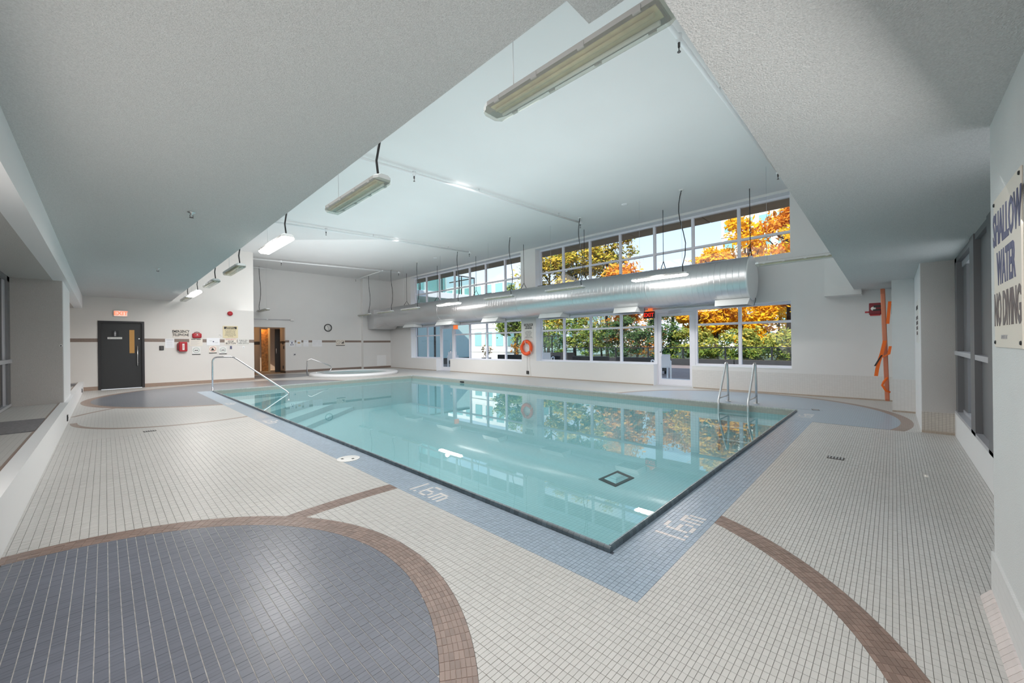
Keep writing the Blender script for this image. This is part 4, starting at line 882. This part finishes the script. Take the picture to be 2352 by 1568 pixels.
pictogram(2.075, 2.304, 1.003, 1.282, YF, 'white square sign with a green ring under the beige procedure sign', 'ink_green', False, 'wave'); pictogram(2.538, 2.762, 1.041, 1.304, YF, 'white square sign with a red ring and slash under the wide sheet', 'ink_red', True, 'person', 'sign_cream'); pictogram(2.829, 3.053, 1.004, 1.271, YF, 'white square sign with a green ring left of the grey switch', 'ink_green', False, 'wave')
d, w, h, f = plate('emergency_stop_notice', 'yellowed EMERGENCY STOP BUTTON notice with black header band', 'sign', 2.943, 3.396, 1.58, 2.015, YF, 'sign_yellow', .012)
MB().box(-.19, f - .001, .105, .19, f, .19).build('header_band', M('ink'), d); text('lettering', 'EMERGENCY\nSTOP BUTTON', .042, M('sign_yellow'), d, (0, f - .0015, .147), RY, .95, bold=.001, line=.9)
text('lettering', 'IN THE EVENT OF AN\nEMERGENCY PUSH\nEMERGENCY STOP\nBUTTON AND USE\nEMERGENCY PHONE\nAUDIBLE SIGNAL WILL\nACTIVATE', .042, M('ink_brown'), d, (0, f, -.055), RY, .82, line=.88)
d, w, h, f = plate('stop_button_sign', 'cream STOP BUTTON sign with red top line under the yellowed notice', 'sign', 2.99, 3.36, 1.331, 1.569, YF - .004, 'sign_cream'); text('lettering', 'EMERGENCY', .062, M('ink_red'), d, (0, f, .078), RY, .85); text('lettering', 'STOP\nBUTTON', .078, M('ink'), d, (0, f, -.03), RY, .95, bold=.002, line=.85)
d, w, h, f = plate('spa_switch_sign', 'pale PUBLIC SPA JET PUMP TIMER SWITCH sign right of the stop sign', 'sign', 3.38, 3.74, 1.32, 1.555, YF, 'sign_grey'); text('lettering', 'PUBLIC SPA\nJET PUMP\nTIMER SWITCH', .058, M('ink'), d, (0, f, 0), RY, .85, line=.95)
d = thing('stop_button', 'small grey push button plate below the STOP BUTTON sign', 'switch', (3.17, YF, 1.245)); bev(MB().box(-.045, -.012, -.06, .045, 0, .06).build('plate', M('sign_grey'), d), .004); MB().box(-.02, -.03, -.05, .035, -.012, .045).build('button_block', M('ink_blue'), d)
d = thing('timer_switch', 'small white timer switch plate below the jet pump sign', 'switch', (3.566, YF, 1.242)); bev(MB().box(-.041, -.012, -.057, .041, 0, .057).build('plate', M('sign_white'), d), .004); MB().lathe([(.016, 0), (.014, -.014), (0, -.014)][::-1], (0, -.012, 0), 'y', 14).build('dial', M('paper'), d)
d = thing('alarm_strobe', 'round red alarm bell high on the wall above the yellowed notice', 'alarm', (3.16, YF, 2.465)); MB().lathe([(0, -.09), (.055, -.088), (.08, -.06), (.083, -.03), (.06, -.012), (.06, 0)], (0, 0, 0), 'y', 24).build('bell', M('red'), d); bev(MB().box(-.06, -.03, -.06, .06, 0, .06).build('back_box', M('sign_white'), d), .006)
d = thing('card_reader', 'small white plate above the brown band beside the wide sheet', 'wall plate', (2.86, YF, 1.63)); MB().box(-.05, -.006, -.07, .06, 0, .07).build('plate', M('wall_warm'), d); rule(d, [(-.03, .02, .055, .008), (.01, .05, .02, .006)], 'ink_brown', -.006)
for x0, x1, z0, z1, lab, art in ((6.03, 6.262, 1.233, 1.534, 'first white sheet beside the passage, with a blue drawing', 'ink_blue'), (6.338, 6.558, 1.239, 1.534, 'white sheet with an orange picture, second from the passage', 'wood_light'), (6.65, 6.879, 1.234, 1.533, 'plain white printed sheet, third from the passage', 'ink_light')):
    d, w, h, f = plate('paper_notice', lab, 'notice', x0, x1, z0, z1, YFR - .009, 'paper', .002)
    b = MB()
    if art == 'ink_blue': b.box(-.03, f - .001, 0, .03, f, .06); b.box(-.06, f - .001, -.09, -.02, f, -.03); b.box(.02, f - .001, -.08, .06, f, -.03); b.box(-.07, f - .001, .10, .07, f, .115)
    elif art == 'wood_light': b.box(-.06, f - .001, -.01, .06, f, .07)
    else: b.box(-.07, f - .001, .10, .07, f, .11)
    b.build('print', M(art), d); rule(d, [(-.08, .08, -.10 + k * .02, .003) for k in range(2)], y=f)
for x0, x1, lab in ((7.05, 7.275, 'left sheet of the joined white pair on the far wall'), (7.28, 7.506, 'right sheet of the joined white pair on the far wall')):
    d, w, h, f = plate('paper_notice', lab, 'notice', x0, x1, 1.226, 1.532, YFR - .009, 'paper', .002); rule(d, [(-.08, .08, .11 - k * .028, .003) for k in range(8)], y=f)
d, w, h, f = plate('pictogram_sign', 'cream double pictogram sign with black bar on the far wall', 'sign', 8.188, 8.643, 1.251, 1.546, YFR - .009, 'sign_cream'); b = MB(); k = 24
for cx_ in (-.11, .11): b.rings([[(cx_ + (.085 + q) * cos(2 * pi * i / k), f - yy, .03 + (.085 + q) * sin(2 * pi * i / k)) for q, yy in ((-.005, 0), (.005, 0), (.005, .001), (-.005, .001))] for i in range(k)], closed=True, cap=False, smooth=False)
b.face([(-.17, f - .001, .085), (-.165, f - .001, .09), (-.05, f - .001, -.025), (-.055, f - .001, -.03)]); b.build('ring', M('ink_brown'), d); MB().face([(.05, f - .001, -.01), (.12, f - .001, .03), (.13, f - .001, .07), (.165, f - .001, .07), (.165, f - .001, -.03)]); b = MB(); b.face([(.05, f - .001, -.01), (.12, f - .001, .03), (.13, f - .001, .075), (.165, f - .001, .075), (.165, f - .001, -.03), (.06, f - .001, -.03)]); b.build('figure', M('ink'), d); MB().box(-w, f - .003, -h, w, f, -h + .03).build('bottom_bar', M('ink'), d)
d = thing('wall_clock', 'round wall clock with black rim on the far wall', 'clock', (7.807, YFR, 2.158))
b = MB(); k = 40; b.rings([[(r_ * cos(2 * pi * i / k), -y_, r_ * sin(2 * pi * i / k)) for r_, y_ in ((.155, 0), (.19, 0), (.19, .03), (.175, .045), (.155, .03))] for i in range(k)], closed=True, cap=False); b.build('rim', M('black'), d)
MB().lathe([(0, -.02), (.16, -.02), (.16, 0), (0, 0)], (0, 0, 0), 'y', 40).build('dial', M('sign_white'), d); MB().face([(-.045, -.024, .085), (-.035, -.024, .09), (.012, -.024, -.01), (.0, -.024, -.015)]); b = MB(); b.tube([(-.035, -.024, .095), (.0, -.024, 0)], .006, 5); b.tube([(0, -.025, 0), (.045, -.025, -.12)], .005, 5); b.build('hands', M('ink'), d)
b = MB()
for i in range(12): a = i * pi / 6; b.box(.135 * sin(a) - .005, -.022, .135 * cos(a) - .005, .135 * sin(a) + .005, -.02, .135 * cos(a) + .005)
b.build('hour_marks', M('ink_light'), d)
d = thing('wall_outlet', 'small grey outlet box on the far wall below the sheets', 'outlet', (6.25, YFR, .866)); bev(MB().box(-.045, -.03, -.05, .045, 0, .045).build('box', M('rail_silver'), d), .005); MB().box(-.02, -.032, -.03, .035, -.03, .02).build('cover_flap', M('brass_dark'), d)
d = thing('access_panel', 'square white access panel low on the far column', 'panel', (10.54, 20.15, .425)); MB().box(-.265, -.008, -.28, .265, 0, .28).build('frame', M('white_paint'), d); MB().box(-.24, -.012, -.255, .24, -.008, .255).build('panel_door', M('white_paint'), d)
for z, x_, t in ((1.42, 20.75, 'upper black switch on the passage jamb'), (1.20, 20.62, 'middle black switch on the passage jamb'), (.27, 20.72, 'low dark outlet on the passage jamb')):
    d = thing('jamb_switch', t, 'switch', (5.858, x_, z)); MB().box(-.012, -.05, -.07, 0, .05, .07).build('plate', M('black'), d); MB().box(-.02, -.02, -.03, -.012, .02, .03).build('rocker', M('brass_dark'), d)
# window wall: caution sign, life ring, outlet, conduits
d = thing('caution_sign', 'CAUTION notice above the orange life ring on the middle pillar', 'sign', (WX, 9.845, 1.70)); MB().box(-.008, -.24, -.32, 0, .24, .32).build('plate', M('sign_grey'), d)
MB().box(-.0095, -.22, .215, -.008, .22, .30).build('header_band', M('ink'), d); text('lettering', 'CAUTION', .085, M('sign_grey'), d, (-.0105, 0, .257), RX, 1.0, bold=.002); text('lettering', 'THIS POOL IS\nUNSUPERVISED', .062, M('ink'), d, (-.0095, 0, .15), RX, .85, bold=.003, line=.9)
text('lettering', 'BATHERS UNDER\nTWELVE YEARS OF AGE\nARE NOT ALLOWED\nWITHIN THE POOL\nUNLESS WITH\nA PARENT OR AGENT\nBATHERS MUST SHOWER', .042, M('ink_brown'), d, (-.0095, 0, -.11), RX, .8, line=.95)
d = thing('life_ring', 'orange life ring with white rope hung on the middle window pillar', 'life ring', (WX - .085, 9.895, 1.10))
k = 36; b = MB(); b.rings([[(.052 * sin(2 * pi * j / 12), (.235 + .062 * cos(2 * pi * j / 12)) * cos(2 * pi * i / k), (.235 + .062 * cos(2 * pi * j / 12)) * sin(2 * pi * i / k)) for j in range(12)] for i in range(k)], closed=True, cap=False); b.build('ring', M('orange_ring'), d)
for a in (.6, 2.3, 3.6, 5.6):
    b = MB(); b.rings([[(.056 * sin(2 * pi * j / 12), (.235 + .066 * cos(2 * pi * j / 12)) * cos(a + q), (.235 + .066 * cos(2 * pi * j / 12)) * sin(a + q)) for j in range(12)] for q in (-.07, .07)], cap=False); b.build('band', M('orange_strap'), d)
MB().tube([(-.055, .02, .30), (-.065, .10, .27), (-.06, .22, .12), (-.06, .30, .02)], .009, 6).tube([(-.06, .0, .30), (-.065, .0, .18), (-.065, -.09, .02), (-.07, -.22, -.09), (-.065, -.26, -.12), (-.065, -.12, -.12)], .009, 6).tube([(-.06, -.27, -.12), (-.03, -.28, -.28), (0, -.15, -.36), (0, .08, -.33), (0, .22, -.28)], .008, 6).build('rope', M('rope'), d)
MB().box(.0, -.03, .24, .085, .03, .30).build('hook', M('steel'), d)
d = thing('wall_outlet', 'black outlet box low on the middle window pillar below the life ring', 'outlet', (WX, 9.90, .165)); bev(MB().box(-.035, -.055, -.06, 0, .055, .06).build('box', M('black'), d), .006); MB().box(-.038, -.035, -.04, -.035, .035, .04).build('cover', M('brass_dark'), d)
d = thing('rope_line', 'thin pale throw line hanging from the life ring down the pillar', 'rope', (WX - .012, 9.8, 0)); MB().tube([(0, .02, .82), (0, .0, .5), (0, -.03, .25), (0, -.06, .02)], .006, 6).build('line', M('rope'), d); MB().cyl((0, .13, .22), (0, .13, .84), .006, 6).build('conduit', M('wall_paint'), d)
# spine board with head immobiliser
d = thing('spine_board', 'salmon orange rescue spine board standing on end by the right pillar', 'rescue board', (9.78, .085, .14))
b = MB(); o_ = []
for z_, wv in ((0, .10), (.04, .14), (.5, .19), (1.2, .20), (1.75, .20), (1.95, .17), (2.05, .10)): o_.append((z_, wv))
pr = [(.0 + (0 if False else .0), z_) for z_, _ in o_]
b.rings([[(.20 - wv, -.035 + .045 * z_ / 2, z_), (.20 + wv, -.035 + .045 * z_ / 2, z_), (.20 + wv, .028 + .045 * z_ / 2, z_), (.20 - wv, .028 + .045 * z_ / 2, z_)] for z_, wv in o_], smooth=False); bd = b.build('board', M('salmon_board'), d); bev(bd, .012)
def ribbon(pts, w, m, name):
    b = MB()
    for p, q in zip(pts[:-1], pts[1:]): b.face([(p[0], p[1] - w, p[2]), (p[0], p[1] + w, p[2]), (q[0], q[1] + w, q[2]), (q[0], q[1] - w, q[2])]); b.face([(p[0] + .004, p[1] + w, p[2]), (p[0] + .004, p[1] - w, p[2]), (q[0] + .004, q[1] - w, q[2]), (q[0] + .004, q[1] + w, q[2])])
    return b.build(name, M(m), d)
ribbon([(-.06, .02, 1.10), (-.07, .06, .88), (-.07, .10, .72), (-.075, .125, .58), (-.07, .14, .46)], .026, 'orange_strap', 'strap'); ribbon([(-.065, -.05, 1.0), (-.075, -.03, .86), (-.08, .06, .80)], .02, 'orange_strap', 'strap'); ribbon([(-.08, .06, .84), (-.08, .11, .74), (-.08, .155, .64)], .012, 'black', 'strap_end')
MB().tube([(-.05, -.01, .44), (-.07, .04, .36), (-.08, .06, .30), (-.07, .01, .20), (-.05, -.04, .18)], .018, 6).build('strap_loop', M('orange_strap'), d); ribbon([(-.03, -.05, 1.80), (-.04, -.035, 1.60), (-.04, -.02, 1.40)], .022, 'orange_strap', 'strap')
d = thing('head_immobiliser', 'dark red head immobiliser block strapped near the top of the spine board', 'head block', (9.90, .10, 1.70))
b = MB(); b.box(-.06, .05, .02, .10, .215, .235); bev(b.build('block', M('red_dark'), d), .012); b = MB(); b.box(-.07, .06, .0, .08, .20, .02); b.box(-.065, .215, .055, .02, .27, .085); b.build('base_pad', M('red'), d)
MB().lathe([(0, -.003), (.035, -.003), (.035, .003), (0, .003)], (-.063, .155, .13), 'x', 16).build('ear_hole', M('rope'), d); MB().box(-.068, .05, .15, -.06, .15, .19).box(-.068, .05, .09, -.06, .16, .115).build('strap', M('black'), d); MB().box(-.04, -.12, .02, .08, -.085, .20).build('far_block', M('black'), d)
# big sign on the near right wall, small sign on the pillar
d = thing('shallow_water_sign', 'large cream SHALLOW WATER NO DIVING sign screwed to the near right wall', 'sign', (2.592, -.345, 1.562)); w, h = .268, .335
bev(MB().box(-w, 0, -h, w, .006, h).build('plate', M('sign_cream'), d), .002)
text('lettering', 'SHALLOW', .20, M('ink_blue'), d, (0, .0068, .185), RNEG, .595, bold=.005); text('lettering', 'WATER', .20, M('ink_blue'), d, (.01, .0068, .005), RNEG, .535, bold=.005); text('lettering', 'NO DIVING', .20, M('ink_brown'), d, (0, .0068, -.175), RNEG, .505, bold=.005); text('lettering', 'NOT REL BY', .024, M('ink_light'), d, (.05, .0068, -.29), RNEG, .9)
for sx_ in (-1, 1):
    for sz in (-1, 1): MB().lathe([(0, .0), (.009, .0), (.007, .004), (0, .005)][::-1], (sx_ * (w - .018), .006, sz * (h - .022)), 'y', 12).build('screw', M('black'), d)
d = thing('pillar_notice', 'pale notice seen nearly edge-on on the white side of the right pillar', 'sign', (8.35, -.268, 1.52)); MB().box(-.40, 0, -.31, .40, .008, .31).build('plate', M('sign_white'), d); text('lettering', 'POOL RULES', .09, M('ink'), d, (0, .009, .2), RNEG, .9); text('lettering', 'SHOWER BEFORE\nENTERING POOL\nNO RUNNING\nNO DIVING', .075, M('ink_brown'), d, (0, .009, -.06), RNEG, .9)

# ------------------------------------------------------------------ outside
struct('terrace_floor', MB().box(WX + .2, -8, -.2, 22.6, 21, -.012), M('deck_brown')); struct('terrace_paving', MB().box(WX + .4, 1.0, -.012, 13.6, 18, -.004), M('deck_out'))
struct('ground', MB().box(22.6, -60, -1.4, 160, 140, -1.0).box(11.5, 21, -1.4, 22.6, 140, -1.0).box(-60, -60, -1.4, 22.6, -8, -1.0), M('ground'))
struct('roof_sun_block', MB().box(2.0, -7.0, 2.55, 11.4, -0.95, 2.7), M('white_paint'))  # slab added to stop the sun entering by the grey right window
sf = thing('roof_overhang', 'brown boarded roof overhang outside the upper windows', 'roof', (WX + .37, 0, 4.80))
for k in range(2):
    for j in range(10): MB().box(.02 + k * .58, -3.0 + j * 2.3, 0, .59 + k * .58, -.72 + j * 2.3, .04).build('board', M('soffit_board'), sf)
MB().box(0, -3, .04, 1.2, 20.4, .16).build('roof_deck', M('soffit_board'), sf)
def railing(x, ys, h, label, name='terrace_railing', base=.16):
    d = thing(name, label, 'railing', (x, ys[0], 0)); y0 = ys[0]
    MB().box(-.03, 0, h - .05, .03, ys[-1] - y0, h).build('top_rail', M('railing_black'), d); MB().box(-.02, 0, base, .02, ys[-1] - y0, base + .03).build('bottom_rail', M('railing_black'), d)
    for y in ys: MB().box(-.03, y - y0 - .035, 0, .03, y - y0 + .035, h - .05).build('post', M('railing_black'), d)
    for a, c in zip(ys[:-1], ys[1:]): MB().box(-.006, a - y0 + .04, base + .03, .006, c - y0 - .04, h - .05).build('glass_panel', M('rail_glass'), d)
railing(22.1, [-3.9, -1.9, .1, 2.1, 4.15, 6.17, 8.3, 10.3, 12.4, 14.3, 16.2], .95, 'black framed low glass railing at the edge of the terrace'); railing(22.2, [16.3, 17.5, 19.2, 20.9], 1.78, 'taller black framed glass railing at the left end of the terrace')
for k, (a, c) in enumerate(((-4, 1.0), (1.05, 5.6), (5.65, 10.2), (10.25, 15.6), (15.65, 20.3))):
    d = thing('terrace_planter', ['black planter box below the railing, at the right end', 'black planter box below the railing behind the right windows', 'black planter box below the railing behind the glass door', 'black planter box below the railing behind the middle windows', 'black planter box below the taller railing'][k], 'planter', (21.5, a, 0), 0, 'planters along the railing')
    MB().box(0, 0, 0, .5, c - a, .32).build('box', M('planter_black'), d); MB().box(  .03, .03, .3, .47, c - a - .03, .325).build('soil', M('bark'), d)
struct('terrace_steps_wall', MB().box(20.6, 15.0, 0, 21.4, 18.6, .62), M('planter_black'))
def lounger(x, y, rz, label):
    d = thing('terrace_sofa', label, 'sofa', (x, y, 0), rz, 'black sofas on the terrace'); bev(MB().box(-.9, -.4, .12, .9, .4, .38).build('seat', M('planter_black'), d), .03); bev(MB().box(-.9, .25, .38, .9, .4, .66).build('backrest', M('planter_black'), d), .03)
    for sx_ in (-.85, .85):
        for sy in (-.34, .34): MB().box(sx_ - .03, sy - .03, 0, sx_ + .03, sy + .03, .12).build('leg', M('railing_black'), d)
lounger(15.2, 9.6, 1.6, 'black terrace sofa outside the window left of the glass door'); lounger(15.0, 7.3, 1.55, 'black terrace sofa closest to the glass door'); lounger(15.2, 12.2, 1.6, 'black terrace sofa outside behind the middle pillar'); lounger(15.6, 14.9, 1.7, 'black terrace sofa outside beyond the far window')
def armchair(x, y, rz, label):
    d = thing('white_armchair', label, 'chair', (x, y, 0), rz, 'white chairs on the terrace')
    MB().box(-.24, -.22, .40, .24, .22, .43).build('seat', M('chair_white'), d); b = MB(); b.rings([[(xx, .22, .43), (xx, .25, .43), (xx, .34, .85), (xx, .31, .85)] for xx in (-.23, .23)], smooth=False); b.build('backrest', M('chair_white'), d)
    for s in (-1, 1):
        MB().box(s * .26 - .02, -.24, 0, s * .26 + .02, -.19, .63).build('leg', M('chair_white'), d); MB().box(s * .26 - .02, .21, 0, s * .26 + .02, .26, .63).build('leg', M('chair_white'), d); MB().tube([(s * .26, -.24, .62), (s * .26, -.1, .65), (s * .26, .1, .65), (s * .26, .28, .60)], .02, 8).build('armrest', M('chair_white'), d)
armchair(13.0, 5.62, 2.2, 'white terrace chair partly seen through the right glass door'); armchair(13.0, 17.0, 2.4, 'white terrace chair seen through the far glass door'); armchair(13.6, 11.0, 2.0, 'white terrace chair just outside the middle window')
# neighbouring wing with frosted screen and balcony
d = thing('neighbour_wing', 'white building wing with frosted teal screens and a glass balcony beyond the far windows', 'building', (11.5, 20.5, 0))
for k, (a, c) in enumerate(((.05, 1.5), (1.55, 2.75), (2.85, 4.15), (4.25, 5.6))): MB().box(a, .02, .38, c, .06, 2.85).build('screen_panel', M('frosted_teal'), d)
for x in (1.52, 2.80, 4.20, 5.68): MB().box(x - .05, -.02, 0, x + .05, .08, 2.9).build('screen_post', M('railing_black'), d)
MB().box(0, -.02, .30, 5.7, .08, .38).build('screen_rail', M('railing_black'), d); MB().box(0, .02, 0, 5.7, .06, .3).build('screen_base', M('planter_black'), d); MB().box(0, -.02, 2.85, 5.7, .10, 2.95).build('screen_rail', M('railing_black'), d)
MB().box(0, 2.5, 2.9, 5.6, 2.8, 9.5).build('wall', M('building_white'), d); MB().box(-1, -.3, 4.15, 5.9, 2.6, 4.50).build('balcony_slab', M('building_white'), d); MB().box(-1, -.28, 4.13, 5.88, 2.5, 4.15).build('slab_soffit', M('frosted_teal'), d)
MB().box(0.2, -.27, 5.66, 5.86, -.22, 5.72).box(5.82, -.27, 5.66, 5.88, 2.5, 5.72).build('balcony_rail', M('railing_black'), d)
for x in (1.6, 3.2, 4.55, 4.75, 5.85): MB().box(x - .025, -.27, 4.5, x + .025, -.22, 5.66).build('balcony_post', M('railing_black'), d)
MB().box(.2, -.25, 4.55, 5.84, -.24, 5.62).build('balcony_glass', M('rail_glass'), d)
for k in range(3): MB().box(.5 + k * 1.75, 2.46, 4.6, 1.9 + k * 1.75, 2.5, 6.9).build('window', M('building_glass'), d)
MB().box(1.2, 1.0, 2.95, 2.4, 2.5, 4.13).build('wall', M('frosted_teal'), d)
def block(name, label, loc, sx_, sy, sz, floors, cols_x, cols_y, wallm):
    d = thing(name, label, 'building', loc); MB().box(0, 0, -1, sx_, sy, sz).build('wall', M(wallm), d); fh = sz / floors
    for f in range(floors):
        MB().box(-.12, -.12, fh * f + .02, sx_ + .1, sy + .1, fh * f + .22).build('floor_band', M(wallm), d)
        for c in range(cols_x): w_ = sx_ / cols_x; MB().box(w_ * (c + .18), -.06, fh * f + .9, w_ * (c + .82), 0, fh * f + fh * .85).build('window', M('building_glass'), d)
        for c in range(cols_y): w_ = sy / cols_y; MB().box(-.06, w_ * (c + .18), fh * f + .9, 0, w_ * (c + .82), fh * f + fh * .85).build('window', M('building_glass'), d)
block('apartment_block', 'white apartment block with rows of windows beyond the left trees', (40, 40, 0), 30, 26, 10.6, 3, 12, 11, 'building_white')
block('apartment_tower', 'pale beige apartment tower rising behind the orange trees at the right', (72, 8.0, 0), 16, 12.5, 46, 15, 4, 5, 'building_beige')
rng = random.Random(3)
def leaves(b, c, rad, n, size, clumps):
    for _ in range(clumps):
        while True:
            q = Vector((rng.uniform(-1, 1), rng.uniform(-1, 1), rng.uniform(-1, 1)))
            if .35 < q.length < 1: break
        cc = Vector(c) + Vector((q.x * rad[0], q.y * rad[1], q.z * rad[2])); cr_ = rng.uniform(.16, .34) * min(rad)
        for _ in range(n // clumps):
            d_ = Vector((rng.gauss(0, 1), rng.gauss(0, 1), rng.gauss(0, .7))); p = cc + d_ * cr_ * .62
            t1 = Vector((rng.gauss(0, 1), rng.gauss(0, 1), rng.gauss(0, 1))).normalized(); t2 = t1.orthogonal().normalized(); s = size * rng.uniform(.6, 1.35)
            b.face([p - t1 * s, p - t2 * s * .55, p + t1 * s, p + t2 * s * .55])
def tree(name, label, x, y, h, cz, rad, leaf, n, group, size=.13, trunk=.16, lean=0.0, clumps=46):
    d = thing(name, label, 'tree' if trunk > .05 else 'shrub', (x, y, -1.0), 0, group)
    b = MB(); zt = h + 1; fork = max(.8, cz + 1 - rad[2] * .75)
    pts = [(0, 0, 0), (rng.uniform(-.1, .1), lean * .3, fork * .5), (rng.uniform(-.2, .2), lean * .6, fork), (rng.uniform(-.3, .3), lean, (fork + zt) / 2), (0, lean * 1.2, zt * .93)]
    b.tube(pts, [trunk, trunk * .85, trunk * .75, trunk * .45, trunk * .12], 7); b.build('trunk', M('bark'), d); b = MB()
    for k in range(7):
        a = rng.uniform(0, 2 * pi); zz = fork + (zt - fork) * rng.uniform(0, .55); l = rng.uniform(.5, .85)
        p0 = Vector((0, lean * .7, zz)); p2 = p0 + Vector((cos(a) * rad[0] * l, sin(a) * rad[1] * l, rad[2] * rng.uniform(.25, .7))); p1 = (p0 + p2) / 2 + Vector((0, 0, -.15))
        b.tube([p0, p1, p2], [trunk * .4, trunk * .26, trunk * .07], 5)
    b.build('branches', M('bark'), d); b = MB(); leaves(b, (0, lean, cz + 1), rad, n, size, clumps); b.build('foliage', M(leaf), d)['kind'] = 'stuff'
    return d
G1, G2 = 'autumn trees beyond the railing', 'shrubs beyond the railing'
for a in ((27.5, 26.2, 6.6, 4.2, (1.6, 2.4, 2.6), 'leaf_green', 'green leafy tree in front of the white apartment block'), (28, 22.6, 11.5, 7.0, (2.4, 2.5, 4.6), 'leaf_yellowgreen', 'tall yellow green tree left of the middle pillar'), (28, 19.6, 13, 7.8, (2.4, 2.0, 5.6), 'leaf_yellowgreen', 'tall yellow green tree just right of the middle pillar'),
          (29, 17.0, 12.5, 7.4, (2.4, 2.0, 5.2), 'leaf_yellowgreen', 'broad yellow green tree behind the second upper pane'), (28, 8.3, 7.6, 4.6, (1.8, 1.3, 2.9), 'leaf_yellow', 'slim golden tree between the glass door and the copper tree'), (27, 14.6, 6.8, 4.8, (1.6, 1.6, 2.2), 'leaf_orange', 'short orange tree right of the yellow green ones'), (31, 12.6, 7.0, 5.0, (2.0, 2.0, 2.2), 'leaf_orange', 'low orange treetop under the blue sky'),
          (28, 9.6, 5.8, 3.7, (2.0, 1.7, 2.1), 'leaf_yellow', 'golden yellow tree behind the right glass door'), (28.6, 6.9, 9.6, 5.0, (2.0, 1.8, 4.3), 'leaf_yellow', 'golden tree right of the glass door'), (31.5, 5.0, 11.6, 7.4, (2.0, 2.0, 4.2), 'leaf_orange', 'tall copper orange tree before the beige tower'),
          (27.6, 3.3, 9.6, 5.0, (2.0, 1.7, 4.2), 'leaf_yellow', 'golden tree at the right end of the windows'), (29, 1.2, 12, 7.0, (2.4, 2.0, 5.0), 'leaf_orange', 'orange tree hidden partly by the right window jamb'), (29, -2.6, 10, 5.0, (2.6, 2.2, 4.6), 'leaf_yellow', 'yellow tree seen through the narrow right grey window')):
    x, y, h, cz, rad, leaf, lab = a; tree('autumn_tree' if leaf != 'leaf_green' else 'leafy_tree', lab, x, y, h, cz, rad, leaf, 8500 if leaf == 'leaf_yellowgreen' else 5600, G1, .16, lean=rng.uniform(-.4, .4), clumps=70)
for a in ((24.6, 18.8, 3.6, 2.0, (1.1, 1.5, 1.9), 'leaf_green', 'green shrub behind the taller railing'), (24.3, 21.6, 3.8, 2.0, (1.1, 1.6, 2.0), 'leaf_green', 'green shrub left of the taller railing'), (24.6, 15.9, 2.9, 1.5, (1.1, 1.5, 1.5), 'leaf_green', 'mid green shrub behind the corner of the low railing'), (24.6, 13.4, 3.2, 1.6, (1.2, 1.6, 1.6), 'leaf_dark', 'dark evergreen shrub left of the glass door'), (24.9, 11.0, 3.0, 1.5, (1.2, 1.5, 1.6), 'leaf_dark', 'dark evergreen shrub beside the glass door'),
          (24.6, 8.6, 1.9, .85, (1.1, 1.4, 1.1), 'leaf_olive', 'olive shrub seen through the glass door'), (24.6, 6.2, 1.9, .85, (1.1, 1.4, 1.1), 'leaf_olive', 'olive shrub right of the glass door'), (24.5, 3.8, 1.8, .8, (1.1, 1.3, 1.1), 'leaf_olive', 'olive shrub behind the rightmost pane')):
    x, y, h, cz, rad, leaf, lab = a; tree('evergreen_shrub', lab, x, y, h, cz, rad, leaf, 2600, G2, .10, .05, clumps=40)
for k in range(7):
    y = -4 + k * 4.4; tree('woodland_tree', ['small background tree beyond the far right', 'background tree behind the golden trees', 'background tree behind the copper tree', 'background tree behind the glass door', 'background tree under the open sky', 'background tree behind the yellow green trees', 'background tree beyond the middle pillar'][k], 37 + (k % 2) * 3, y * 1.35, 5.4, 2.6, (2.6, 3.0, 2.8), ['leaf_yellow', 'leaf_orange', 'leaf_yellow', 'leaf_green', 'leaf_orange', 'leaf_yellowgreen', 'leaf_green'][k], 2400, 'background trees in the wood', .15, .14)
for x, y, lab in ((17.6, 19.4, 'reddish potted plant outside the far glass door'), (19.2, 18.2, 'reddish potted plant left of the taller railing')):
    d = thing('potted_shrub', lab, 'plant', (x, y, 0), 0, 'reddish plants on the terrace'); MB().lathe([(.26, 0), (.34, .34), (.30, .34), (.28, .30), (0, .30)], k=16).build('pot', M('planter_black'), d); b = MB()
    for k in range(7): a = k * .9; b.tube([(0, 0, .3), (cos(a) * .12, sin(a) * .12, .6), (cos(a) * .42, sin(a) * .42, .95 + .1 * (k % 3))], [.014, .01, .004], 5)
    b.build('stems', M('bark'), d); b = MB(); leaves(b, (0, 0, .85), (.5, .5, .38), 260, .06, 20); b.build('foliage', M('leaf_red'), d)['kind'] = 'stuff'
